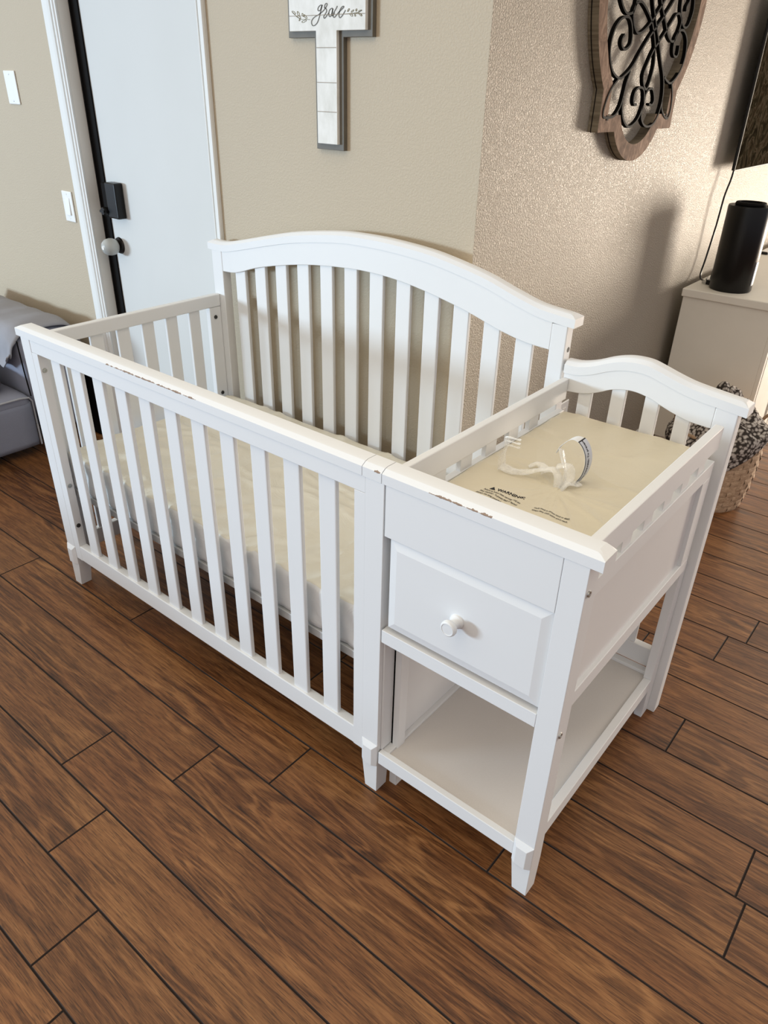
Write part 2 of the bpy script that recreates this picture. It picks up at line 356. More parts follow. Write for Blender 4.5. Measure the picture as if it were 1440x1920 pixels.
LEAFS= [[(0.397, 1.695), (0.394, 1.695), (0.39, 1.696), (0.387, 1.698), (0.384, 1.7), (0.384, 1.702), (0.387, 1.702), (0.391, 1.701), (0.394, 1.699), (0.397, 1.696), (0.397, 1.695)], [(0.411, 1.69), (0.409, 1.691), (0.406, 1.693), (0.404, 1.697), (0.404, 1.699), (0.405, 1.701), (0.407, 1.7), (0.41, 1.698), (0.412, 1.695), (0.412, 1.692), (0.411, 1.69)], [(0.428, 1.688), (0.426, 1.689), (0.424, 1.691), (0.422, 1.693), (0.422, 1.695), (0.423, 1.696), (0.425, 1.695), (0.427, 1.694), (0.428, 1.691), (0.428, 1.689), (0.428, 1.688)], [(0.44, 1.684), (0.437, 1.684), (0.434, 1.686), (0.431, 1.689), (0.43, 1.691), (0.431, 1.693), (0.433, 1.692), (0.436, 1.69), (0.439, 1.688), (0.441, 1.685), (0.44, 1.684)], [(0.417, 1.685), (0.415, 1.685), (0.41, 1.686), (0.406, 1.687), (0.403, 1.689), (0.402, 1.69), (0.405, 1.691), (0.409, 1.69), (0.413, 1.689), (0.416, 1.687), (0.417, 1.685)], [(0.438, 1.68), (0.437, 1.678), (0.433, 1.677), (0.428, 1.675), (0.423, 1.675), (0.421, 1.676), (0.421, 1.677), (0.425, 1.679), (0.431, 1.68), (0.435, 1.681), (0.438, 1.68)], [(0.41, 1.679), (0.41, 1.68), (0.41, 1.681), (0.411, 1.682), (0.412, 1.683), (0.413, 1.683), (0.414, 1.682), (0.414, 1.681), (0.413, 1.68), (0.411, 1.679), (0.41, 1.679)], [(0.597, 1.702), (0.597, 1.701), (0.596, 1.699), (0.594, 1.698), (0.592, 1.696), (0.59, 1.696), (0.59, 1.697), (0.591, 1.699), (0.593, 1.701), (0.595, 1.702), (0.597, 1.702)], [(0.612, 1.699), (0.612, 1.698), (0.61, 1.696), (0.607, 1.695), (0.605, 1.694), (0.603, 1.694), (0.603, 1.695), (0.605, 1.697), (0.608, 1.698), (0.61, 1.699), (0.612, 1.699)], [(0.622, 1.701), (0.623, 1.7), (0.623, 1.699), (0.622, 1.697), (0.621, 1.696), (0.62, 1.696), (0.619, 1.696), (0.619, 1.698), (0.619, 1.7), (0.621, 1.701), (0.622, 1.701)], [(0.64, 1.698), (0.639, 1.697), (0.636, 1.696), (0.633, 1.695), (0.63, 1.695), (0.629, 1.695), (0.629, 1.696), (0.632, 1.697), (0.635, 1.698), (0.638, 1.698), (0.64, 1.698)], [(0.608, 1.685), (0.606, 1.685), (0.603, 1.686), (0.6, 1.688), (0.598, 1.69), (0.598, 1.691), (0.599, 1.691), (0.603, 1.69), (0.606, 1.689), (0.608, 1.687), (0.608, 1.685)], [(0.618, 1.685), (0.616, 1.685), (0.615, 1.686), (0.615, 1.687), (0.615, 1.689), (0.616, 1.689), (0.617, 1.689), (0.618, 1.688), (0.619, 1.686), (0.618, 1.685), (0.618, 1.685)], [(0.64, 1.685), (0.638, 1.685), (0.634, 1.687), (0.631, 1.689), (0.628, 1.691), (0.628, 1.692), (0.63, 1.692), (0.634, 1.691), (0.638, 1.689), (0.64, 1.687), (0.64, 1.685)]]
# ------------------------------------------------------------------ room
XW, YW = 1.022, .80           # wall planes: right wall faces +X, door wall faces -Y
HC = 2.6
# floor: individual planks with fine bevelled seams, one floor
def make_floor():
    mb = MB(); P = .1525; y0r = -.0055
    known = {-5: 1.117, -3: .703, -2: .962, -1: 1.152, 0: 1.704, 1: 2.18, 4: 1.883, 6: 1.655, 7: 1.860}
    known2 = {-3: .450 - .0, 0: .332, 1: -.578, -1: -.230}
    known3 = {}
    xmin, xmax = -4.6, 5.2; tones = []
    y0i, y1i = int(-4.9 / P), int(8.05 / P)
    for k in range(y0i, y1i):
        ya, yb_ = y0r + k * P, y0r + (k + 1) * P
        if k in known: j0 = known[k]
        else: j0 = random.uniform(0, 1.25)
        js = {round(j0, 3)}
        x = j0
        L = 1.21
        if k == 0: L = 1.372
        if k == -1: L = 1.382
        while x > xmin: x -= L; js.add(round(x, 3)); L = 1.21
        x = j0
        while x < xmax: x += random.uniform(1.1, 1.3); js.add(round(x, 3))
        js = sorted(max(xmin, min(xmax, j)) for j in js)
        for a, b in zip(js, js[1:]):
            if b - a < .02: continue
            g, d = .0026, .003
            base = len(mb.v)
            mb.v += [(a, ya, -d), (b, ya, -d), (b, yb_, -d), (a, yb_, -d), (a + g, ya + g, 0), (b - g, ya + g, 0), (b - g, yb_ - g, 0), (a + g, yb_ - g, 0)]
            q = lambda *i: tuple(base + j for j in i)
            mb.f += [q(4, 5, 6, 7)]; mb.mi += [0]
            mb.f += [q(0, 1, 5, 4), q(1, 2, 6, 5), q(2, 3, 7, 6), q(3, 0, 4, 7)]; mb.mi += [1] * 4
            t = (random.random(), random.random(), random.random()); tones += [t] * 5
    mb.add([(xmin, -5, -.05), (xmax, -5, -.05), (xmax, 8.0, -.05), (xmin, 8.0, -.05)], [(0, 1, 2, 3)], 1); tones += [(0, 0, 0)]
    o = mb.build('floor', [M['floor'], M['groove']], recalc=False)
    ca = o.data.color_attributes.new('plank', 'FLOAT_COLOR', 'CORNER')
    for p in o.data.polygons:
        for li in p.loop_indices: ca.data[li].color = (*tones[p.index], 1)
    return struct(o)
make_floor()

DX0, DX1, DT = -.864, -.045, 2.03     # door opening
w = MB()
w.box(-4.6, DX0 - .0121, YW, YW + .12, 0, HC); w.box(DX1 + .0121, XW - .12, YW, YW + .12, 0, HC); w.add([(XW - .12, YW, 0), (XW, YW, 0), (XW, YW, HC), (XW - .12, YW, HC)], [(0, 1, 2, 3)]); w.box(DX0 - .0121, DX1 + .0121, YW, YW + .12, DT + .0121, HC)
struct(w.build('wall_back', M['wall']))
w = MB(); w.box(XW - .12, XW, YW + .0005, 7.9, 0, HC); struct(w.build('wall_right', M['wall2']))
w = MB(); w.box(XW - .12, 5.2, 7.9, 8.0, 0, HC); struct(w.build('wall_far', M['wall']))
def baseboard(name, pts_box, axis):
    mb = MB(); x0, x1, y0, y1 = pts_box
    if axis == 'x':
        prof = [(y0, 0), (y0, .062), (y0 + .003, .070), (y0 + .004, .078), (y0 + .009, .084), (y1, .084), (y1, 0)]
        mb.prism(prof, 'x', x0, x1)
    else:
        prof = [(x1, 0), (x1, .062), (x1 - .003, .070), (x1 - .004, .078), (x1 - .009, .084), (x0, .084), (x0, 0)]
        mb.prism(prof, 'y', y0, y1)
    return struct(mb.build(name, M['trim']))
baseboard('baseboard_back', (-4.6, -.952, YW - .013, YW), 'x')
baseboard('baseboard_back', (-.018, XW, YW - .013, YW), 'x')
baseboard('baseboard_right', (XW, XW + .013, YW, 7.9), 'y')

# door casing (profiled) left and right + head, jamb
def casing(name, x0, x1, flip):
    prof = [(0, 0), (0, -.011), (.006, -.016), (.040, -.016), (.052, -.013), (.055, -.007), (.061, -.007), (.064, -.014), (.074, -.014), (.078, -.009), (.086, -.009), (.086, 0)]
    s = (x1 - x0) / .086
    pts = [((x1 - a * s) if flip else (x0 + a * s), YW + b) for a, b in prof]
    mb = MB(); mb.prism(pts, 'z', 0, DT + .09)
    return struct(mb.build(name, M['trim'], bevel=.0015))
casing('trim_1', -.950, DX0, False); casing('trim_2', DX1 - .012, -.020, True)
mb = MB(); mb.box(-.95, -.02, YW - .014, YW, DT, DT + .09); struct(mb.build('trim_3', M['trim'], bevel=.002))
mb = MB(); mb.box(DX0 - .012, DX0, YW, YW + .12, 0, DT); mb.box(DX1, DX1 + .012, YW, YW + .12, 0, DT); mb.box(DX0, DX1, YW, YW + .12, DT, DT + .012)
struct(mb.build('trim_4', M['jamb']))
# door slab
door = thing('door_1', 'white painted entry door behind the crib', 'door', (DX0, YW + .05, 0)); struct(door); del door['label'], door['category']
mb = MB(); mb.box(DX0 + .003, DX1 - .003, .852, .892, .008, DT - .003); mb.build('door_panel', M['door'], door, bevel=.002)
mb = MB(); mb.box(DX0 + .0005, DX0 + .058, .8455, .853, .006, DT - .004); mb.tube([(DX0 + .012, .8445, .01), (DX0 + .012, .8445, DT - .01)], .003, 6)
mb.build('weather_strip', M['blackm'], door)

# lock, knob
mb = MB(); mb.box(-.760, -.688, .812, .852, 1.030, 1.165); t = lab(mb.build('door_lock', M['black'], door, bevel=.006, seg=3), 'black electronic deadbolt box')
mb = MB(); mb.box(-.800, -.762, .822, .8445, 1.030, 1.160); mb.build('side_plate', M['blackm'], t, bevel=.004)
mb = MB(); mb.lathe([(.0, -.018), (.014, -.018), (.016, -.012), (.016, 0)], (-.775, .815, 1.055), 'y', 20); mb.box(-.790, -.760, .793, .800, 1.050, 1.060)
mb.build('thumb_turn', M['black'], t, bevel=.001, smooth=True)
mb = MB(); mb.lathe([(.0, -.008), (.020, -.010), (.031, -.006), (.034, 0)], (-.772, .852, .915), 'y', 32); mb.lathe([(.012, -.03), (.012, 0)], (-.772, .850, .915), 'y', 16)
t = lab(mb.build('door_knob', M['bronze'], door, smooth=40), 'dark bronze knob rosette with frosted plastic child-proof cover')
m_, nt_, b_ = newmat('frosted_plastic'); b_.inputs['Base Color'].default_value = (.55, .56, .53, 1); b_.inputs['Roughness'].default_value = .35; b_.inputs['Transmission Weight'].default_value = .25
M['frost'] = m_
mb = MB(); mb.lathe([(0, -.080), (.014, -.080), (.016, -.078), (.024, -.074), (.032, -.062), (.0345, -.046), (.033, -.032), (.027, -.020), (.018, -.014), (.0, -.012)], (-.772, .852, .915), 'y', 32)
mb.build('knob_cover', M['frost'], t, smooth=50)
mb = MB(); mb.lathe([(0, -.0815), (.0085, -.0815), (.0085, -.078)], (-.772, .852, .915), 'y', 20)
mb.build('cover_hole', M['jamb'], t, smooth=40)

# switch + blank plate
def plate(name, label, cat, cx, cz, w_, h_, rocker):
    t = thing(name, label, cat, (cx, YW, cz))
    mb = MB(); mb.box(cx - w_ / 2, cx + w_ / 2, YW - .006, YW, cz - h_ / 2, cz + h_ / 2); mb.build('cover_plate', M['plate'], t, bevel=.003)
    for s in (-1, 1):
        mb = MB(); mb.lathe([(0, -.0075), (.003, -.007), (.0035, -.0058)], (cx, YW, cz + s * h_ * .40), 'y', 10); mb.build('screw', M['steel'] if not rocker else M['plate'], t, smooth=True)
    if rocker:
        mb = MB(); mb.box(cx - .0175, cx + .0175, YW - .0068, YW - .004, cz - .035, cz + .035); mb.build('rocker_frame', M['jamb'], t)
        mb = MB(); mb.loft([[(cx - .0165, YW - .006, cz - .034), (cx + .0165, YW - .006, cz - .034), (cx + .0165, YW - .006, cz + .034), (cx - .0165, YW - .006, cz + .034)],
                            [(cx - .0165, YW - .012, cz - .034), (cx + .0165, YW - .012, cz - .034), (cx + .0165, YW - .0075, cz + .034), (cx - .0165, YW - .0075, cz + .034)]])
        mb.build('rocker', M['plate'], t, bevel=.001)
    return t
plate('light_switch', 'white rocker light switch beside the door casing', 'light switch', -1.030, 1.047, .075, .122, True)
plate('blank_wall_plate', 'white blank cover plate high on the wall left of the door', 'wall plate', -1.316, 1.482, .090, .123, False)

# ------------------------------------------------------------------ crib with changing table
crib = thing('convertible_crib', 'white wooden slatted crib with an attached changing table on its right', 'crib', (0, 0, 0))
W = 1.80; M1 = 1.3732; Z0, Z1, ZT = .8727, .8957, .9035
def quad_post(name, x0, x1, y0, y1, z0, z1, bev=.0018, parent=crib, mat=None):
    mb = MB(); mb.box(x0, x1, y0, y1, z0, z1); return mb.build(name, mat or M['white'], parent, bevel=bev)
# front posts with collar and tapered foot
def front_post(x0, x1, xb0, xb1):
    mb = MB(); d = .045
    r = lambda a, b, z, dd=0: [(a, 0 + 0, z), (b, 0, z), (b, d - dd, z), (a, d - dd, z)]
    mb.loft([r(xb0, xb1, 0, .006), r(x0, x1, .0915), r(x0, x1, Z0)])
    p = mb.build('post', M['white'], crib, bevel=.0010)
    mb = MB()
    def ring(i, zt, zb, y): return [(x0 + i, y, zb), (x1 - i, y, zb), (x1 - i, y, zt), (x0 + i, y, zt)]
    mb.loft([[(x0, .001, .0915), (x1, .001, .0915), (x1, .001, .1616), (x0, .001, .1616)], [(x0, -.001, .0915), (x1, -.001, .0915), (x1, -.001, .1616), (x0, -.001, .1616)],
             [(x0 + (.010), -.009, .0935), (x1 - .012, -.009, .0935), (x1 - .012, -.009, .1475), (x0 + .010, -.009, .1475)]])
    mb.build('collar', M['white'], p, bevel=.0008)
    return p
pL = front_post(0, .048, 0, .036); pM = front_post(1.3257, M1, 1.3367, M1); pR = front_post(1.7534, W, 1.7654, W)
def bolt(par, p, axis='x', r=.0065, col='steel'):
    mb = MB(); mb.lathe([(r * .0, .0022), (r * .45, .0016), (r * .5, .0026), (r, .0026), (r * 1.1, .0)], p, axis, 16); o = mb.build('bolt', M[col], par, smooth=True); return o
for z, c in ((.785, 'steel'), (.402, 'steel'), (.254, 'dark')): bolt(crib, (.0800, .0125, z), 'x', .0068, c)
for z in (.816, .487): bolt(pR, (W, .013, z), 'x', .006, 'steel')
# front stiles, rails, slats
for a, b in ((.0478, .080), (1.2965, 1.3258)): quad_post('stile', a, b, .0004, .026, .119, .8355, .0006)
quad_post('top_rail', .0485, 1.3252, .001, .030, .8358, Z0, .0012)
lab(quad_post('bottom_rail', .0485, 1.3252, .001, .027, .119, .1765, .0025), 'front bottom rail')
s0 = quad_post('slat', .1362, .1860, .0075, .0195, .172, .840, .003)
for k in range(1, 11): dupe(s0, .10533 * k)
# caps
def cap(name, x0, x1, yf, yb_, zb, zt, ztt, l_in, r_in, inset=.017, mat=None):
    rows = []
    def sec(x, h): # h 0..1: chamfer amount at this x
        return [(x, yf + .001, zb), (x, yf + .001, zb + .0), (x, yf, zb + .001), (x, yf, zt - .0015), (x, yf + .0018, zt), (x, yf + .0018 + inset * .55 * h, zt + (ztt - zt) * .78 * h), (x, yf + .0018 + inset * h, zt + (ztt - zt) * h), (x, yb_ - .003, zt + (ztt - zt) * h), (x, yb_, zt + (ztt - zt) * h - .003 * h - .0001), (x, yb_, zb)]
    if l_in: rows += [sec(x0, 0), sec(x0 + .0018, 0.02), sec(x0 + .012, .75), sec(x0 + .019, 1)]
    else: rows += [sec(x0, 1)]
    if r_in: rows += [sec(x1 - .019, 1), sec(x1 - .012, .75), sec(x1 - .0018, .02), sec(x1, 0)]
    else: rows += [sec(x1, 1)]
    mb = MB(); mb.loft(rows); return mb.build(name, mat or M['worn'], crib, bevel=0, smooth=14)
cap('top_cap', -.0212, 1.3168, -.0012, .0455, Z0, Z1, ZT, True, False)
cap('top_cap', 1.3182, 1.3662, -.0012, .0455, Z0, Z1, ZT, False, False)
cap('top_cap', 1.3678, 1.8212, -.0012, .0455, Z0, Z1, ZT, False, True)
# thin dark seams between the caps
# back panel
YB, BT = .7218, .040
backcap = smoothtab([(-.017, 1.023), (.061, 1.0225), (.138, 1.037), (.297, 1.074), (.42, 1.099), (.589, 1.121), (.70, 1.1255), (.793, 1.124), (.90, 1.117), (.979, 1.107), (1.11, 1.081), (1.194, 1.056), (1.275, 1.034), (1.336, 1.027), (1.383, 1.0235)])
backlow = smoothtab([(.05, .956), (.10, .958), (.143, .967), (.226, .993), (.355, 1.021), (.475, 1.040), (.588, 1.051), (.694, 1.056), (.796, 1.0525), (.893, 1.041), (.986, 1.024), (1.075, 1.004), (1.163, .979), (1.246, .962), (1.323, .957)])
chcap = smoothtab([(1.372, .909), (1.409, .911), (1.448, .922), (1.484, .938), (1.513, .948), (1.545, .954), (1.582, .954), (1.612, .947), (1.65, .936), (1.687, .927), (1.722, .922), (1.76, .918), (1.822, .9115)])
chlow = smoothtab([(1.374, .862), (1.417, .865), (1.449, .872), (1.475, .882), (1.504, .896), (1.54, .9045), (1.57, .905), (1.605, .898), (1.632, .888), (1.663, .878), (1.701, .869), (1.752, .866)])
def curved_rail(name, tab_t, tab_b, x0, x1, yf, yb_, n=60):
    rings = []
    for i in range(n + 1):
        x = x0 + (x1 - x0) * i / n; zt = interp(tab_t, x) + .001; zb = interp(tab_b, x)
        rings.append([(x, yf, zb), (x, yf, zt), (x, yb_, zt), (x, yb_, zb)])
    mb = MB(); mb.loft(rings); return mb.build(name, M['white'], crib, smooth=30, bevel=.0015)
def curved_cap(name, tab, x0, x1, yf, yb_, l_in, r_in, h=.0228, e=.009, n=70):
    rings = []
    xs = [x0 + (x1 - x0) * i / n for i in range(n + 1)]
    if l_in: xs = [x0, x0 + .0018, x0 + .012, x0 + .019] + [x for x in xs if x > x0 + .022]
    if r_in: xs = [x for x in xs if x < x1 - .022] + [x1 - .019, x1 - .012, x1 - .0018, x1]
    for x in xs:
        z = interp(tab, x); k = 1
        if l_in: k = min(k, interp([(0, 0), (.0018, .02), (.012, .75), (.019, 1)], x - x0))
        if r_in: k = min(k, interp([(0, 0), (.0018, .02), (.012, .75), (.019, 1)], x1 - x))
        zt = z + h; ztt = zt + e
        rings.append([(x, yf, z), (x, yf, zt - .0015), (x, yf + .0018, zt), (x, yf + .0018 + .009 * k, zt + e * .78 * k), (x, yf + .0018 + .016 * k, zt + e * k), (x, yb_ - .018 * k, zt + e * k), (x, yb_ - .0, zt), (x, yb_, z)])
    mb = MB(); mb.loft(rings); return mb.build(name, M['white'], crib, smooth=12)
curved_rail('back_rail', backcap, backlow, .0525, 1.3225, YB + .001, YB + .028)
curved_rail('back_rail', chcap, chlow, 1.3735, 1.7525, YB + .001, YB + .028)
curved_cap('back_cap', backcap, -.0174, 1.3827, YB - .001, YB + .048, True, True)
curved_cap('back_cap', chcap, 1.3722, 1.8212, YB - .001, YB + .048, False, True)
def curved_slat(x0, x1, tab):
    return quad_post('back_slat', x0, x1, YB + .007, YB + .020, .18, interp(tab, (x0 + x1) / 2) + .008, .0025)
for k in range(12):
    a = .1098 + .10095 * k; curved_slat(a, a + .0512, backlow)
for a, b in ((1.418, 1.4535), (1.5035, 1.5395), (1.588, 1.624), (1.667, 1.703)): curved_slat(a, b, chlow)
quad_post('back_post', 0, .0522, YB, YB + .035, 0, 1.024, .0025)
bp = quad_post('back_post', 1.3225, 1.3655, YB, YB + .035, 0, 1.026, .0025)
mb = MB(); mb.lathe([(0, .0006), (.0065, .0006), (.0070, 0)], (1.3655, YB + .022, .962), 'x', 16); mb.build('bolt_hole', M['dark'], bp)
quad_post('back_post', 1.7525, 1.8038, YB, YB + .038, 0, .918, .0025)
quad_post('back_bottom_rail', .0525, 1.3225, YB + .003, YB + .027, .14, .20)
quad_post('back_bottom_rail', 1.3735, 1.7525, YB + .003, YB + .027, .14, .20)
# left end panel
quad_post('end_rail', .001, .026, .0457, YB - .001, .832, .874, .003)
quad_post('end_rail', .001, .024, .0457, YB - .001, .119, .1765, .003)
for a, b in ((.0457, .066), (.672, YB - .001)): quad_post('end_stile', .003, .024, a, b, .177, .831)
for a in (.112, .206, .3015, .395, .490, .586): quad_post('end_slat', .007, .019, a, a + .0455, .172, .836, .003)
for z in (.796, .510): bolt(crib, (.0245, .695 if z > .6 else .695, z), 'x', .0065, 'dark')
# spring support frame under the mattress with brackets
mb = MB(); mb.box(.052, 1.318, .034, .052, .352, .376); mb.box(.052, 1.318, .690, .708, .352, .376); mb.box(.052, .070, .052, .690, .352, .376); mb.box(1.300, 1.318, .052, .690, .352, .376)
for k in range(1, 8): mb.box(.07, 1.30, .05 + .08 * k, .062 + .08 * k, .362, .372)
sf = mb.build('spring_frame', M['greymetal'], crib, bevel=.002)
mb = MB()
for z0_, z1_, a, b in ((.278, .283, .088, .120), (.278, .352, .088, .093), (.278, .352, .115, .120)): mb.box(a, b, .036, .050, z0_, z1_)
mb.build('height_bracket', M['white'], sf, bevel=.001)

# --- changing table part
# front fascia + drawer + rails
quad_post('fascia', 1.3765, 1.7525, .0005, .018, .7575, Z0, .001)
dr = quad_post('drawer', 1.389, 1.7515, .010, .40, .532, .7555, .001)
mb = MB(); a, b, c, d = 1.389, 1.7515, .532, .7555; i = .020
mb.loft([[(a, .010, c), (b, .010, c), (b, .010, d), (a, .010, d)], [(a, .006, c), (b, .006, c), (b, .006, d), (a, .006, d)], [(a + i, .001, c + i), (b - i, .001, c + i), (b - i, .001, d - i), (a + i, .001, d - i)]])
mb.build('drawer_front', M['white'], dr, bevel=.0008)
mb = MB(); kx, kz = 1.5615, .6405
mb.lathe([(0, -.0345), (.0120, -.0342), (.0124, -.0350), (.0140, -.0350), (.0160, -.0335), (.0172, -.0295), (.0169, -.0250), (.0145, -.0215), (.0112, -.0198), (.0108, -.0100), (.0122, -.0065), (.0150, -.0040), (.0156, 0)], (kx, .001, kz), 'y', 40)
mb.build('knob', M['white'], dr, smooth=35)
quad_post('drawer_rail', 1.3765, 1.7530, .000, .020, .4855, .5195, .001)
# side panels of the changing table (left shared with the crib end, right outside)
def side_panel(xo, xi, face):
    s = 1 if xo > xi else -1
    quad_post('tray_rail', xo, xi, .0457, .680 if s > 0 else .7215, .842, .897, .0022)
    quad_post('side_rail', xo, xi, .0457, .680 if s > 0 else .7215, .7725, .8115, .0015)
    for a_ in (.173, .273, .3735, .472, .5695): quad_post('tray_slat', (xo + xi) / 2 + .006, (xo + xi) / 2 - .006, a_ - (0 if s > 0 else .028), a_ + .045 - (0 if s > 0 else .028), .8105, .843, .001)
    quad_post('side_rail', xo, xi, .0457, .680, .511, .548, .0015)
    quad_post('side_stile', xo, xi, .0457, .066, .548, .7725, .001); quad_post('side_stile', xo, xi, .628, .680, .548, .7725, .001)
    xm = xo - s * .009
    quad_post('side_panel', xm, xm - s * .006, .064, .630, .546, .775, 0, mat=M['white_in'])
side_panel(1.7905, 1.7700, 1); side_panel(1.3725, 1.3900, -1)
for z in (.487,): pass
# lower shelf
quad_post('shelf_rail', 1.3765, 1.7530, .0005, .016, .104, .143, .0015)
quad_post('shelf_rail', 1.763, 1.7835, .0457, .680, .100, .140, .0015)
quad_post('shelf_rail', 1.3740, 1.3965, .0165, .7215, .100, .140, .0015)
quad_post('shelf_rail', 1.3965, 1.763, .698, .7210, .104, .143, .0015)
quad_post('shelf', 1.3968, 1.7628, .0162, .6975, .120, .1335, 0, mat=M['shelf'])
quad_post('rear_leg', 1.7612, 1.7835, .680, .7205, 0, .511, .0015)
quad_post('rear_leg', 1.3780, 1.4000, .680, .7205, 0, .511, .0015)
quad_post('rear_leg', 1.3780, 1.4000, .0457, .075, 0, .511, .0015)
quad_post('side_stile', 1.3736, 1.3785, .012, .0455, .1435, .485, .0005)
quad_post('inner_panel', 1.376, 1.384, .0457, .690, .1405, .511, 0, mat=M['white_in'])
quad_post('tray_board', 1.3905, 1.7695, .020, .7205, .762, .7735, 0, mat=M['white_in'])

# ------------------------------------------------------------------ mattress
def soft_slab(name, x0, x1, y0, y1, z0, z1, nx, ny, fn, mat_top, mat_side, r=.02, parent=None, nz=5):
    """closed cushion: rounded box grid displaced by fn"""
    bm = bmesh.new(); o_ = offs(parent); vid = {}
    def V(i, j, k):
        key = (i, j, k)
        if key in vid: return vid[key]
        x = x0 + (x1 - x0) * i / nx; y = y0 + (y1 - y0) * j / ny; z = z0 + (z1 - z0) * k / nz
        # rounding
        cx, cy, cz = min(max(x, x0 + r), x1 - r), min(max(y, y0 + r), y1 - r), min(max(z, z0 + r), z1 - r)
        d = Vector((x - cx, y - cy, z - cz))
        if d.length > 1e-9:
            m = max(abs(d.x), abs(d.y), abs(d.z)); d = d.normalized() * m if True else d
            p = Vector((cx, cy, cz)) + d
        else: p = Vector((x, y, z))
        p = fn(p, k == nz)
        vid[key] = bm.verts.new(p - o_); return vid[key]
    def face(a, mi):
        try: f = bm.faces.new(a); f.material_index = mi; f.smooth = True
        except ValueError: pass
    for i in range(nx):
        for j in range(ny):
            face([V(i, j, nz), V(i + 1, j, nz), V(i + 1, j + 1, nz), V(i, j + 1, nz)], 0)
            face([V(i, j, 0), V(i, j + 1, 0), V(i + 1, j + 1, 0), V(i + 1, j, 0)], 1)
    for k in range(nz):
        for i in range(nx):
            face([V(i, 0, k), V(i + 1, 0, k), V(i + 1, 0, k + 1), V(i, 0, k + 1)], 1)
            face([V(i, ny, k), V(i, ny, k + 1), V(i + 1, ny, k + 1), V(i + 1, ny, k)], 1)
        for j in range(ny):
            face([V(0, j, k), V(0, j, k + 1), V(0, j + 1, k + 1), V(0, j + 1, k)], 1)
            face([V(nx, j, k), V(nx, j + 1, k), V(nx, j + 1, k + 1), V(nx, j, k + 1)], 1)
    bmesh.ops.recalc_face_normals(bm, faces=bm.faces)
    me = bpy.data.meshes.new(name); bm.to_mesh(me); bm.free(); me.materials.append(mat_top); me.materials.append(mat_side)
    o = bpy.data.objects.new(name, me); C.objects.link(o); o.parent = parent; return o
def ridge(v): return (1 - abs(v)) ** 3
def mat_fn(p, top):
    q = Vector((p.x * 2.2, p.y * 3.2, p.z * 4))
    n = noise.noise(q * 1.6); w1 = noise.noise(Vector((p.x * 5 + 2 * n, p.y * 7 + 3 * n, 1.7))); w2 = noise.noise(Vector((p.x * 16, p.y * 9, 4.1)))
    p = p.copy()
    w3 = noise.noise(Vector((p.x * 11 + 4 * n, p.y * 5, 8.3))); edge = math.exp(-(p.y - .036) / .16)
    if p.z > .46: p.z += .0080 * ridge(w1 * 2.0) + .003 * w2 - .004 + (.008 * ridge(w3 * 2.2) - .002) * edge
    if p.y < .06: p.y += .0045 * ridge(noise.noise(Vector((p.x * 14, 0, p.z * 12))) * 2) - .002 + .002 * math.sin(PI * (p.z - .3775) / .12)
    return p
mt = thing('crib_mattress', 'cream crib mattress in glossy clear plastic inside the crib', 'mattress', (.68, .37, .377))
soft_slab('mattress_body', .052, 1.318, .036, .7165, .3775, .5075, 150, 84, mat_fn, M['mat_top'], M['mat_side'], .011, mt, 8)
# ------------------------------------------------------------------ changing pad with plastic, strap label, printed warning
KN = Vector((1.585, .304))
ZP = .8155
def pad_fn(p, top):
    p = p.copy()
    if p.z > .80:
        d = Vector((p.x - KN.x, p.y - KN.y)); r_ = d.length; a = math.atan2(d.y, d.x)
        w_ = ridge(noise.noise(Vector((math.cos(a) * 2.6, math.sin(a) * 2.6, r_ * 2.0))) * 2.4)
        p.z += .0038 * w_ * math.exp(-((r_ - .07) / .13) ** 2) + .003 * ridge(noise.noise(Vector((p.x * 5, p.y * 9, 3.3))) * 2.5) * (.3 if p.y < .22 else 1)
        p.z += .004 * math.exp(-(r_ / .02) ** 2) - .0015
        p.z += .0015 * math.sin(PI * (p.x - 1.39) / .38)
    return p
pad = thing('changing_pad', 'cream vinyl changing pad with black printed warning on the changing table', 'changing pad', (1.58, .37, .774))
soft_slab('pad_body', 1.3905, 1.7695, .0456, .7165, .7745, ZP, 96, 160, pad_fn, M['pad'], M['pad'], .010, pad, 3)
def pad_z(x, y):
    return pad_fn(Vector((x, y, ZP)), True).z
# warning print
def line_fn(x0, y0, dx, dy, wav=.0, ph=0, amp=0, us=1):
    L_ = math.hypot(dx, dy); ux, uy = dx / L_, dy / L_
    def f(u, v, h):
        u = u * us; x = x0 + ux * u - uy * v; y = y0 + uy * u + ux * v
        y += amp * math.sin(u * wav + ph)
        return (x, y, pad_z(x, y) + .0009 + h)
    return f
txt = []
text_mesh('\u25B2 WARNING:', .0125, pad, 'warning_print', M['ink'], line_fn(1.480, .214, 1, .10, 60, .8, .002), .0002, True)
lines = [('Failure to follow these warnings and the', .68), ('FALL HAZARD - To prevent death or serious', .60), ('Always use strap provided.', .72)]
for i_, (s_, us_) in enumerate(lines):
    text_mesh(s_, .0080, pad, 'warning_print', M['ink'], line_fn(1.472 - .003 * i_, .204 - .0108 * i_, 1, -.02 + .03 * 0, 55, .6, .0028, us_), .0001, False)
lines = [('could result in serious injury or death.', .62), ('always keep child within arm\'s reach.', .64)]
for i_, (s_, us_) in enumerate(lines):
    text_mesh(s_, .0080, pad, 'warning_print', M['ink'], line_fn(1.590 + .001 * i_, .204 - .0108 * i_, 1, .03, 40, .2, .0016, us_), .0001, False)
